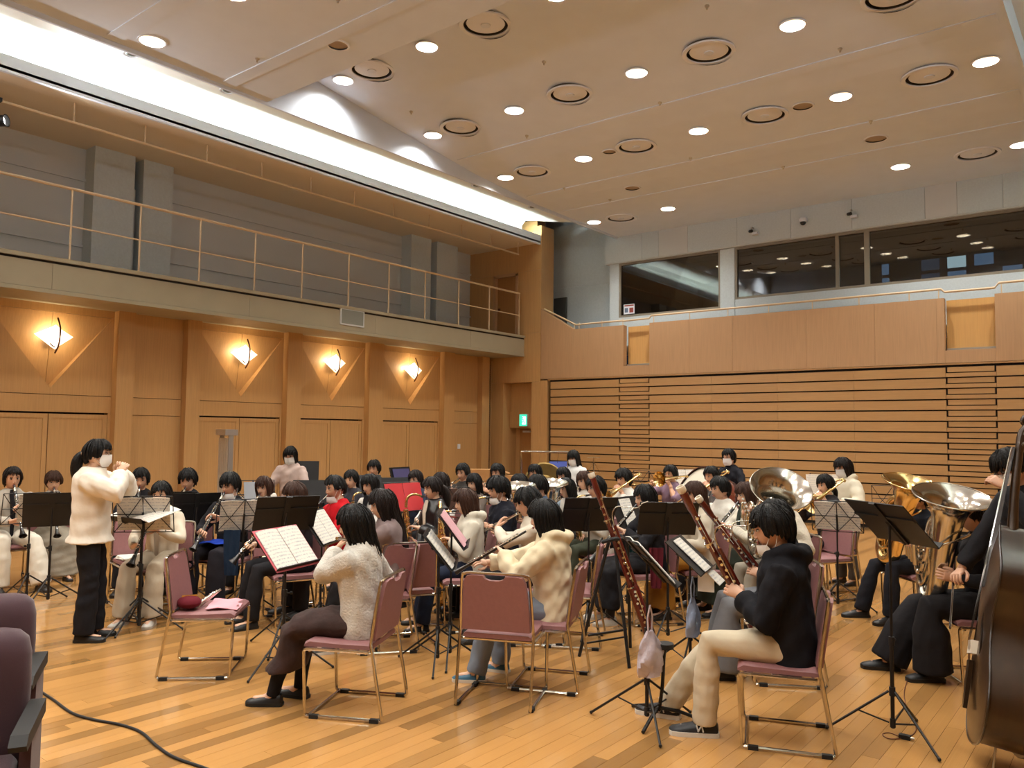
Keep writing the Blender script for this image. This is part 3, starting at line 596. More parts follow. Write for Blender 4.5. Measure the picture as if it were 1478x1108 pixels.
# ---- instruments: mouthpiece at the origin, running along +x unless said otherwise
IN = {}
def inst(name, parts): IN[name] = parts
def keys(m, x0, x1, n, rad, off, seed, rods=2):
    r = random.Random(seed)
    for k in range(rods):
        a = .5 + k * 1.1; q = Vector((0, math.cos(a), math.sin(a))) * (off + .006)
        m.tube([(x0, *q.yz), (x1, *q.yz)], .0022, 5)
    for i in range(n):
        x = x0 + (x1 - x0) * (i + .5) / n; a = r.uniform(.2, 2.2); d = Vector((0, math.cos(a), math.sin(a)))
        m.lathe([(rad * .5, off), (rad, off + .004), (rad, off + .009), (rad * .4, off + .010)], 8, (x, 0, 0), d)
def build_instruments():
    X = (1, 0, 0)
    # clarinet
    b = MB().lathe([(.0165, .075), (.0165, .14), (.0145, .142), (.0138, .30), (.0155, .34), (.0138, .36), (.0150, .56), (.018, .58)], 14, axis=X)
    k = MB(); keys(k, .16, .55, 14, .0085, .013, 1, 3)
    for xx in (.075, .142, .34, .575): k.lathe([(.0178, xx - .004), (.0178, xx + .004)], 14, axis=X)
    inst('clarinet', [('mouthpiece', MB().lathe([(.005, -.015), (.009, .0), (.0125, .03), (.0125, .075)], 12, axis=X).mesh('mouthpiece', GREN)), ('body', b.mesh('body', GREN)), ('bell', MB().lathe([(.018, .575), (.019, .60), (.026, .64), (.040, .668), (.041, .672), (.034, .668), (.02, .63)], 20, axis=X, cap=False).mesh('bell', GREN)), ('keywork', k.mesh('keywork', SILVER)), ('ligature', MB().lathe([(.0135, .035), (.0135, .065)], 12, axis=X).mesh('ligature', SILVER))])
    # oboe
    k = MB(); keys(k, .10, .53, 16, .0075, .010, 2, 3)
    inst('oboe', [('reed', MB().lathe([(.003, -.02), (.0035, .01), (.0028, .05)], 8, axis=X).mesh('reed', IVORY)), ('body', MB().lathe([(.008, .045), (.0085, .09), (.010, .30), (.0125, .31), (.011, .33), (.0125, .54), (.012, .56)], 12, axis=X).mesh('body', GREN)), ('bell', MB().lathe([(.012, .55), (.014, .58), (.020, .63), (.021, .64), (.015, .63)], 16, axis=X, cap=False).mesh('bell', GREN)), ('keywork', k.mesh('keywork', SILVER))])
    # flute (embouchure at origin)
    k = MB(); keys(k, .16, .60, 18, .0085, .0085, 3, 2)
    inst('flute', [('tube', MB().lathe([(.010, -.055), (.010, .10), (.0115, .10), (.0115, .15), (.0098, .152), (.0098, .48), (.011, .49), (.0098, .50), (.0098, .615)], 14, axis=X).mesh('tube', SILVER)), ('lip_plate', MB().sphere((0, 0, .006), (.024, .016, .006), 12, 6).mesh('lip_plate', SILVER)), ('keywork', k.mesh('keywork', SILVER))])
    # bass clarinet: body along +x, neck back to the mouth, silver bell hooked forward
    k = MB(); keys(k, .20, .92, 26, .012, .017, 4, 4)
    nk = [(0, 0, 0), (.03, 0, .015), (.06, 0, .05), (.085, 0, .06), (.11, 0, .035), (.125, 0, -.01), (.15, 0, -.012), (.17, 0, -.012)]
    inst('bass_clarinet', [('mouthpiece', MB().tube([(-.05, 0, -.012), (0, 0, 0)], [.007, .014], 10).mesh('mouthpiece', GREN)), ('neck', MB().tube(smoothpath(nk, 3), .012, 10).mesh('neck', SILVER)), ('body', MB().lathe([(.018, .15), (.02, .17), (.017, .18), (.017, .55), (.021, .56), (.018, .58), (.0185, .95), (.021, .97)], 14, (0, 0, -.012), X).mesh('body', GREN)), ('bell', MB().tube(smoothpath([(.96, 0, -.012), (1.03, 0, -.012), (1.08, 0, .02), (1.085, 0, .07), (1.06, 0, .12), (1.045, 0, .15)], 3), [.02 + .04 * (i / 15) ** 2.2 for i in range(16)], 16, cap=False).mesh('bell', SILVER)), ('keywork', k.mesh('keywork', SILVER)), ('peg', MB().tube([(1.06, 0, 0), (1.22, 0, -.012)], .005, 6).mesh('peg', CHROME))])
    # bassoon: boot at origin, long joint along +z, bocal returned separately
    wj = MB().lathe([(.026, .02), (.030, .03), (.030, .40), (.027, .42)], 16, (0, 0, 0)); wj.lathe([(.026, .02), (.030, .03), (.030, .40), (.022, .42)], 16, (.032, 0, 0))
    bj = MB().lathe([(.019, .40), (.021, .55), (.020, .95), (.024, .96), (.019, .98), (.020, 1.16), (.025, 1.20), (.024, 1.30)], 16)
    tj = MB().lathe([(.017, .40), (.016, .60), (.013, .88), (.011, .90)], 14, (.040, 0, 0))
    k = MB()
    for a, b_, n, o in ((.08, .38, 10, (.016, .030, 0)), (.45, .86, 10, (.02, .022, 0)), (.9, 1.15, 4, (0, .020, 0))):
        r = random.Random(n)
        for i in range(n):
            z = a + (b_ - a) * (i + .5) / n; k.lathe([(.006, 0), (.011, .006), (.011, .011)], 8, (o[0] + r.uniform(-.015, .015), o[1] - .004, z), (0, 1, 0)); k.lathe([(.006, 0), (.010, .006), (.010, .011)], 8, (o[0] + r.uniform(-.015, .015), -o[1] + .004, z + .01), (0, -1, 0))
        for s in (-1, 1): k.tube([(o[0] + .008, s * (o[1] + .005), a), (o[0] + .008, s * (o[1] + .005), b_)], .003, 5)
    for z in (.03, .41, .955): k.lathe([(.0325, z - .006), (.0325, z + .006)], 16)
    bc = smoothpath([(.040, 0, .89), (.042, 0, .95), (.06, 0, 1.0), (.11, .0, 1.03), (.18, .0, 1.0), (.25, 0, .97), (.30, 0, .985)], 4)
    inst('bassoon', [('boot_joint', wj.mesh('boot_joint', MAPLE_R)), ('bass_joint', bj.mesh('bass_joint', MAPLE_R)), ('tenor_joint', tj.mesh('tenor_joint', MAPLE_R)), ('bell_ring', MB().lathe([(.024, 1.305), (.027, 1.31), (.0285, 1.335), (.027, 1.345), (.021, 1.345), (.016, 1.25), (.002, 1.245)], 20, cap=False).mesh('bell_ring', IVORY)), ('keywork', k.mesh('keywork', SILVER)), ('bocal', MB().tube(bc, [.0055 - .003 * i / len(bc) for i in range(len(bc))], 8).mesh('bocal', SILVER)), ('reed', MB().box((.325, 0, .99), (.055, .014, .005)).mesh('reed', IVORY))])
    # saxophones: mouth at origin, +x forward, body drops along -z
    def sax(nm, s, mtl, neck):
        nk_ = [Vector(p) * s for p in neck]; top = nk_[-1]
        body = [top + Vector((0, 0, -s * .02)), top + Vector((.01, 0, -.20)) * s, top + Vector((.02, 0, -.40)) * s, top + Vector((.03, 0, -.52)) * s]
        e = body[-1]; bow = [e + Vector(p) * s for p in ((.01, 0, -.05), (.04, 0, -.085), (.08, 0, -.09), (.12, 0, -.06), (.135, 0, 0))]
        bl = [bow[-1] + Vector(p) * s for p in ((.004, 0, .06), (.012, 0, .14), (.03, 0, .21), (.065, 0, .265), (.085, 0, .285))]
        tb = MB(); pts = smoothpath(body + bow, 4); tb.tube(pts, [s * (.013 + .026 * i / (len(pts) - 1)) for i in range(len(pts))], 14)
        be = MB(); pp = smoothpath([bow[-1]] + bl, 4); n_ = len(pp); be.tube(pp, [s * (.038 + .027 * (i / (n_ - 1)) ** 2.5) for i in range(n_)], 20, cap=False); k_ = MB(); r = random.Random(5)
        for i in range(22):
            f_ = i / 22; p = body[0].lerp(body[-1], f_); a = r.uniform(-1.6, 1.6); d = Vector((math.cos(a), math.sin(a), 0)); rad = s * (.012 + .014 * f_)
            k_.lathe([(rad * .4, 0), (rad, .006), (rad, .012), (rad * .3, .014)], 10, p + d * s * (.014 + .022 * f_), d)
        for a in (-.7, 0.1, .8): q_ = Vector((math.cos(a), math.sin(a), 0)) * s; k_.tube([body[0] + q_ * .026, body[-1] + q_ * .044], .003, 5)
        k_.lathe([(.02 * s, 0), (.026 * s, .012), (.01 * s, .016)], 12, bl[1] + Vector((.0, .036, 0)) * s, (0, 1, 0)); k_.lathe([(.02 * s, 0), (.026 * s, .012), (.01 * s, .016)], 12, bl[0] + Vector((0, -.036, 0)) * s, (0, -1, 0))
        inst(nm, [('mouthpiece', MB().tube([Vector((-.03, 0, -.004)), Vector((.035, 0, .003))], [.007, .014], 10).mesh('mouthpiece', GREN)), ('neck', MB().tube(smoothpath(nk_, 3), [s * (.008 + .005 * i / (3 * len(nk_) - 3)) for i in range(3 * len(nk_) - 2)], 12).mesh('neck', mtl)), ('body', tb.mesh('body', mtl)), ('bell', be.mesh('bell', mtl)), ('keywork', k_.mesh('keywork', mtl))])
    sax('alto_saxophone', 1.0, GOLD, [(.02, 0, 0), (.06, 0, .012), (.11, 0, .012), (.14, 0, -.01), (.152, 0, -.05)])
    sax('tenor_saxophone', 1.28, GOLD, [(.02, 0, 0), (.06, 0, .03), (.11, 0, .04), (.15, 0, .01), (.165, 0, -.05)])
    # trumpet
    b = MB(); n_ = 22
    b.tube([Vector((.18 + .30 * i / n_, 0, -.018)) for i in range(n_ + 1)], [.0065 + .055 * (max(0, i / n_ - .1) / .9) ** 4 + .004 * i / n_ for i in range(n_ + 1)], 20, cap=False); 
    t = MB().tube(smoothpath([(.05, 0, .02), (.30, 0, .02), (.36, 0, .012), (.375, 0, -.03), (.36, 0, -.07), (.30, 0, -.08), (.24, 0, -.08)], 4), .006, 8); t.tube(smoothpath([(.19, 0, -.018), (.12, 0, -.02), (.085, 0, -.05), (.12, 0, -.08), (.22, 0, -.08)], 4), .0065, 8)
    v = MB()
    for i in range(3): v.lathe([(.012, -.10), (.0125, .03), (.009, .035), (.003, .04), (.003, .065), (.008, .066), (.008, .07)], 12, (.22 + i * .026, 0, 0))
    inst('trumpet', [('bell', b.mesh('bell', SILVER)), ('tubing', t.mesh('tubing', SILVER)), ('valve_block', v.mesh('valve_block', SILVER)), ('mouthpiece', MB().lathe([(.013, 0), (.013, .006), (.006, .03), (.006, .07)], 12, (0, 0, .02), X).mesh('mouthpiece', SILVER))])
    IN['trumpet'] = [(n, m) for n, m in IN['trumpet']]
    # trombone: slide along +x from the mouth, bell over the shoulder at +y
    sl_ = MB(); 
    for yy in (0, .085): sl_.tube([(.05, yy, 0), (.72, yy, 0)], .0065, 8)
    sl_.tube(arc((.72, .0425, 0), .0425, -PI / 2, PI / 2, 8, 'xy'), .0075, 8); sl_.tube([(.09, 0, 0), (.09, .085, 0)], .005, 6); sl_.tube([(.34, 0, 0), (.34, .085, 0)], .005, 6)
    bl = MB(); n_ = 24; bl.tube([Vector((-.22 + .62 * i / n_, .20, .05)) for i in range(n_ + 1)], [.009 + .004 * i / n_ + .092 * (i / n_) ** 6 for i in range(n_ + 1)], 24, cap=False)
    bl.tube(arc((-.22, .1425, .03), .0575, PI / 2, 3 * PI / 2, 10, 'xy'), .009, 8); bl.tube([(-.22, .085, .01), (.06, .085, 0)], .008, 8); bl.tube([(0, .085, .0), (0, .20, .05)], .005, 6); bl.sphere((-.27, .1425, .03), .02, 8, 6)
    inst('trombone', [('slide', sl_.mesh('slide', GOLD)), ('bell_section', bl.mesh('bell_section', GOLD)), ('mouthpiece', MB().lathe([(.017, -.0), (.017, .008), (.007, .04), (.007, .06)], 12, axis=X).mesh('mouthpiece', SILVER))])
    # tuba: bottom bow at origin, bell up +z, front +x (towards valves), mouthpiece on -x side
    def tuba(nm, s, mtl, tilt):
        be = MB(); n_ = 26
        path = [Vector((0, 0, .22 + .70 * i / n_)) * s for i in range(n_ + 1)]
        be.tube(path, [s * (.070 + .040 * (i / n_) + .145 * (i / n_) ** 10) for i in range(n_ + 1)], 36, cap=False)
        inner = MB().tube(path[8:], [s * (.066 + .040 * (i / n_) + .145 * (i / n_) ** 10) for i in range(8, n_ + 1)], 36, cap=False)
        rim = MB().tube([Vector((math.cos(a) * .255, math.sin(a) * .255, .92)) * s for a in np.linspace(0, 2 * PI, 36, endpoint=False)], .006, 6, close=True)
        c = MB(); c.tube(smoothpath([Vector(p) * s for p in ((0, 0, .24), (0, .0, .14), (.0, -.05, .07), (.0, -.12, .045), (.0, -.19, .09), (0, -.22, .17), (0, -.225, .30), (0, -.22, .55), (0, -.20, .64), (.0, -.14, .69), (0, -.08, .67))], 4), [s * (.070 - .036 * i / 40) for i in range(41)], 14)
        k_ = MB()
        for i, (y0, z0, rr_, t_) in enumerate(((-.10, .33, .10, .018), (-.13, .36, .07, .016), (-.07, .48, .075, .016), (-.15, .50, .06, .014))):
            k_.tube([Vector((.075 + .018 * i, y0 + rr_ * math.cos(a), z0 + rr_ * 1.5 * math.sin(a))) * s for a in np.linspace(0, 2 * PI, 22, endpoint=False)], t_ * s, 8, close=True)
        v_ = MB()
        for i in range(4): v_.lathe([(.019 * s, -.09 * s), (.020 * s, .09 * s), (.012 * s, .10 * s), (.004 * s, .105 * s), (.004 * s, .14 * s), (.012 * s, .142 * s), (.012 * s, .15 * s)], 12, Vector((.15, -.24 + i * .048, .42)) * s, Vector((.2, 0, 1)))
        lp = MB().tube(smoothpath([Vector(p) * s for p in ((.15, -.24, .40), (.12, -.02, .50), (.07, .10, .58), (-.02, .135, .64), (-.10, .10, .66), (-.14, .05, .66))], 4), .009 * s, 8)
        inst(nm, [('bell', be.mesh('bell', mtl)), ('bell_lining', inner.mesh('bell_lining', mtl)), ('rim', rim.mesh('rim', mtl)), ('bottom_bow', c.mesh('bottom_bow', mtl)), ('tubing', k_.mesh('tubing', mtl)), ('valve_cluster', v_.mesh('valve_cluster', mtl)), ('leadpipe', lp.mesh('leadpipe', mtl))])
    tuba('silver_tuba', 1.0, SILVER, 0); tuba('brass_tuba', .95, GOLD, 0); tuba('euphonium', .70, SILVER, 0)
build_instruments()
def place_inst(kind, label, mtx, group=None, name=None):
    t = thing(name or kind, label, {'clarinet': 'clarinet', 'bass_clarinet': 'bass clarinet', 'alto_saxophone': 'saxophone', 'tenor_saxophone': 'saxophone', 'silver_tuba': 'tuba', 'brass_tuba': 'tuba'}.get(kind, kind), mtx=mtx, group=group)
    for n, me in IN[kind]: link(n, me, t)
    return t
# ================================================================ PEOPLE
SKIN = mat('skin', '#c99a7c', .5, var=.05, vscale=14, sheen=.1); SKIN2 = mat('skin_light', '#d8ad90', .5, var=.04, vscale=14, sheen=.1)
LIP = mat('lips', '#9c5a50', .5); EYE_M = mat('eye_dark', '#1a1210', .3); EYE_W = mat('eye_white', '#d8d2ca', .4); BROW = mat('brow', '#241a15', .7)
MASKM = mat('mask_fabric', '#e3e2de', .8, bump=.1, bscale=60, bstretch=(1, 1, 6))
def hairmat(n, c): return mat('hair_' + n, c, .5, bump=.9, bscale=30, bstretch=(6, 6, .35), spec=.3, var=.35, vscale=30, stretch=(5, 5, .3))
HAIR = {'black': hairmat('black', '#0d0b0a'), 'dark': hairmat('dark', '#1c1310'), 'brown': hairmat('brown', '#3b2419'), 'grey': hairmat('grey', '#2b2826')}
FAB = {}
def fab(h, rough=.85, knit=False):
    k = (h, knit)
    if k not in FAB: FAB[k] = mat('cloth_%s%s' % (h, '_knit' if knit else ''), h, rough, var=.03, vscale=9, bump=.7 if knit else .5, bscale=70 if knit else 14, sheen=.25 if knit else 0.0, spec=.2)
    return FAB[k]
REMESH = []                                         # (object, voxel, wrinkle)
def remesh_later(o, voxel, wrinkle, smooth=4):
    r = o.modifiers.new('r', 'REMESH'); r.mode = 'VOXEL'; r.voxel_size = voxel; r.use_smooth_shade = True
    s = o.modifiers.new('s', 'SMOOTH'); s.factor = .5; s.iterations = smooth
    REMESH.append((o, wrinkle))
def finish_remesh():
    dg = bpy.context.evaluated_depsgraph_get(); new = []
    for o, w in REMESH: new.append(bpy.data.meshes.new_from_object(o.evaluated_get(dg)))
    for (o, w), me in zip(REMESH, new):
        old = o.data; o.modifiers.clear()
        if len(me.materials) == 0: me.materials.append(old.materials[0])
        n = len(me.vertices); co = np.empty(n * 3); me.vertices.foreach_get('co', co); co = co.reshape(-1, 3)
        if w:
            no = np.empty(n * 3); me.vertices.foreach_get('normal', no); no = no.reshape(-1, 3); rs = np.random.RandomState(n % 997)
            d = np.zeros(n)
            for k in range(5):
                dr = rs.normal(size=3); dr /= np.linalg.norm(dr); fq = rs.uniform(26, 78); d2 = rs.normal(size=3); d2 /= np.linalg.norm(d2)
                d += np.sin(co @ dr * fq + rs.uniform(0, 6) + 1.6 * np.sin(co @ d2 * 17 + rs.uniform(0, 6))) / 3
            co = co + no * (d * w)[:, None]; me.vertices.foreach_set('co', co.ravel())
        me.polygons.foreach_set('use_smooth', [True] * len(me.polygons)); me.update(); o.data = me; me.name = o.name
        bpy.data.meshes.remove(old)
    REMESH.clear()
def ik(S, W, l1, l2, hint):
    S, W = Vector(S), Vector(W); v = W - S; d = v.length; d2 = min(d, (l1 + l2) * .999)
    if d2 < abs(l1 - l2) + .01: d2 = abs(l1 - l2) + .01
    u = v.normalized(); a = (l1 * l1 - l2 * l2 + d2 * d2) / (2 * d2); h = math.sqrt(max(l1 * l1 - a * a, 0))
    hv = Vector(hint) - u * Vector(hint).dot(u); hv.normalize()
    return S + u * a + hv * h, S + u * d2
def hand(mb, W, d, n, side, s=1.0, curl=(.35, .7, .5), spread=.06, m=0, nail=None):
    """W wrist, d to the knuckles, n palm normal, side=+1 left / -1 right"""
    d = Vector(d).normalized(); n = Vector(n); n = (n - d * n.dot(d)).normalized(); t = n.cross(d) * side       # towards the thumb
    W = Vector(W)
    def P(a, b, c): return W + (d * a + t * b + n * c) * s
    R = []
    for a, hw, ht, off in ((-.02, .026, .020, 0), (.015, .028, .019, .002), (.05, .038, .017, .003), (.085, .041, .013, 0), (.095, .038, .010, 0)):
        R.append([P(a, hw * math.cos(x) + off, ht * math.sin(x)) for x in np.linspace(0, 2 * PI, 10, endpoint=False)])
    mb.rings(R, m=m)
    for i, (off, ln, r) in enumerate(((.029, .072, .0092), (.010, .080, .0095), (-.009, .075, .0090), (-.027, .059, .0080))):
        p = P(.088, off, -.002); a = 0.0; pts = [p - d * .02 * s, p]; sp = (1.2 - i * .8) * spread
        for k, (f, c) in enumerate(zip((.45, .31, .24), curl)):
            a += c; dr = (d * math.cos(a) + n * math.sin(a) + t * sp * math.cos(a)).normalized(); pts.append(pts[-1] + dr * ln * f * s)
        mb.tube(pts, [r * s * q for q in (1.05, 1.0, .95, .86, .55)], 7, m=m)
    p = P(.018, .024, .008); q = P(.045, .050, .022); e = P(.072, .052, .036); f = P(.092, .046, .046)
    mb.tube([p, q, e, f], [.014 * s, .0125 * s, .0105 * s, .006 * s], 7, m=m)
def head_mesh(mb, T, s, fem, mouth_open=False):
    """T: 4x4 head frame (x forward, z up), origin at the head centre"""
    nu, nv = 28, 22; V = []; idx = []
    for i in range(nv + 1):
        th = PI * i / nv; row = []
        for j in range(nu):
            ph = 2 * PI * j / nu; x, y, z = math.sin(th) * math.cos(ph), math.sin(th) * math.sin(ph), math.cos(th)
            px, py, pz = x * .094, y * .074, z * .116
            if z < 0: k = min(1, -z); py *= 1 - .28 * k ** 1.5; px *= 1 - (.10 * k ** 2 if x > 0 else .34 * k)
            if x > 0:
                f = x ** 2
                px -= .010 * f * math.exp(-((z + .0) / .35) ** 2)                       # flatten the face
                nb = math.exp(-(y / .16) ** 2); px += .021 * nb * math.exp(-((z + .22) / .13) ** 2) + .009 * nb * math.exp(-((z - .0) / .20) ** 2)
                for sy in (-1, 1): px -= .009 * math.exp(-((y - sy * .42) / .20) ** 2) * math.exp(-((z - .06) / .13) ** 2)
                px += .005 * math.exp(-(z - .28) ** 2 / .02) * f
                px += .006 * math.exp(-(y / .32) ** 2) * math.exp(-((z + .50) / .07) ** 2) + .008 * math.exp(-(y / .35) ** 2) * math.exp(-((z + .82) / .13) ** 2)
            V.append(T @ Vector((px * s, py * s, pz * s)))
    F = []
    for i in range(nv):
        for j in range(nu): a = i * nu + j; b = i * nu + (j + 1) % nu; F.append((a, b, b + nu, a + nu))
    mb.add(V, F, 0)
    def el(c, r, m, n=8, k=6): mb.sphere(T @ (Vector(c) * s), [q * s for q in r], n, k, m, T.to_3x3())
    for sy in (-1, 1):
        el((.076, sy * .031, .008), (.010, .0145, .0065), 3); el((.083, sy * .031, .007), (.005, .0075, .0062), 2); el((.078, sy * .031, .0135), (.009, .016, .003), 2)
        el((.084, sy * .032, .030), (.005, .018, .0032), 4, 6, 4); el((-.004, sy * .073, -.002), (.018, .008, .030), 0, 8, 6); el((.092, sy * .010, -.032), (.010, .008, .006), 0, 6, 4)
    el((.090, 0, -.0575), (.006, .021, .0055), 1); el((.090, 0, -.0655), (.006, .017, .005), 1)
    mb.tube([T @ (Vector((-.012, 0, -.05)) * s), T @ (Vector((-.022, 0, -.12)) * s), T @ (Vector((-.035, 0, -.19)) * s)], [.050 * s, .047 * s, .058 * s], 14, m=0)
def hair_mesh(style, s, seed):
    """head frame; styles: short, bowl, bob, long, tied, tail, crop"""
    r = random.Random(seed); n = 72; mb = MB()
    P = dict(short=(.050, -.035, -.085, .0), crop=(.055, -.01, -.06, 0), bowl=(.034, -.025, -.085, .0), bob=(.036, -.135, -.15, .9), shag=(.034, -.16, -.19, .9), long=(.036, -.30, -.36, .9), verylong=(.036, -.42, -.50, .9), tied=(.044, -.04, -.08, 0), tail=(.042, -.035, -.07, 0), parted=(.060, -.06, -.09, .2))[style]
    fr, sd, bk, hang = P; vol = {'crop': 1.04, 'short': 1.09, 'bowl': 1.12, 'parted': 1.07, 'tied': 1.06, 'tail': 1.06}.get(style, 1.10)
    nz = [r.uniform(-1, 1) for _ in range(n)]; K = 13; O = [[None] * n for _ in range(K)]; I = [[None] * n for _ in range(K)]
    for j in range(n):
        ph = 2 * PI * j / n; a = abs((ph + PI) % (2 * PI) - PI); deg = math.degrees(a)
        if deg < 48: ze = fr + .012 * math.sin(j * 1.7) * (style != 'tail')
        elif deg < 66: t = (deg - 48) / 18; ze = fr + (sd - fr) * (t * t)
        elif deg < 100: ze = sd
        else: t = (deg - 100) / 80; ze = sd + (bk - sd) * min(1, t * 1.6)
        ze += nz[j] * (.014 if deg < 60 else .018 + (.035 if hang else 0))
        if not hang and 70 < deg < 105: ze = max(ze, -.03 + .02 * nz[j] * .3)
        ax = (.103 if math.cos(ph) > 0 else .110) * vol; ay = .083 * vol
        for k in range(K):
            t = k / (K - 1); zt = .126 * vol
            z = zt - (zt - ze) * (t ** 1.35 if True else t)
            if z >= 0: q = math.sqrt(max(0, 1 - (z / zt) ** 2))
            elif hang: q = 1 - .10 * min(1, -z / .12) + (.06 if a > 2 else 0) * min(1, -z / .3)
            else: q = math.sqrt(max(.05, 1 - (z / .15) ** 2 * .8)) * (1.0 - .5 * max(0, -z - .03))
            if k == 0: q = .03
            gr = 1 + (.028 * math.sin(j * 2.5 + k * .25 + seed) + .030 * math.sin(j * 1.13 + 2.1 * math.sin(k * .5 + seed))) * min(1, t * 2) + .045 * nz[j] * t ** 2
            x, y = ax * q * math.cos(ph) * gr, ay * q * math.sin(ph) * gr
            if hang and z < -.05: x -= .03 * min(1, (-z - .05) / .15)
            O[k][j] = Vector((x, y, z)) * s
            f = .80 if z > -.05 else .86
            I[k][j] = Vector((x * f, y * f, z - (.0 if k else .01) + (0 if k < K - 1 else .004))) * s
    R = O + I[::-1]; mb.rings(R, True, True)
    if style == 'tail':
        mb.tube(smoothpath([Vector(p) * s for p in ((-.08, 0, .0), (-.125, 0, -.01), (-.155, 0, -.06), (-.165, 0, -.14), (-.155, 0, -.22), (-.14, 0, -.27))], 3), [s * q for q in (.022, .026, .03, .036, .040, .044, .047, .048, .048, .046, .043, .038, .032, .024, .012, .004)][:16], 12)
    if style == 'tied':
        mb.tube(smoothpath([Vector(p) * s for p in ((-.08, 0, -.04), (-.12, 0, -.06), (-.14, 0, -.12), (-.13, 0, -.20))], 3), [s * q for q in (.02, .022, .025, .028, .03, .03, .028, .024, .016, .006)], 10)
    for q_ in range(46 if style != 'crop' else 20):                    # loose locks lying over the shell
        j = r.randrange(n); k0 = r.randint(1, 4); off = r.uniform(1.012, 1.05); w_ = r.uniform(.005, .010) * s
        pts = [O[k][j] * off for k in range(k0, K)]; e_ = pts[-1] - pts[-2]; pts.append(pts[-1] + e_ * (r.uniform(.1, .5) if pts[-1].x < .03 else .05))
        m_ = len(pts); mb.tube(pts, [w_ * (.35 + .65 * math.sin(PI * min(1, (i + .6) / m_ * 1.1))) if i < m_ - 1 else w_ * .12 for i in range(m_)], 5)
    return mb
def ell_ring(c, ax, up, hw, hd, n=16):
    """ring around point c: half width along y, half depth along ax"""
    return [Vector(c) + Vector((0, 1, 0)) * hw * math.sin(a) + Vector(ax) * hd * math.cos(a) for a in np.linspace(0, 2 * PI, n, endpoint=False)]
N_PERSON = [0]
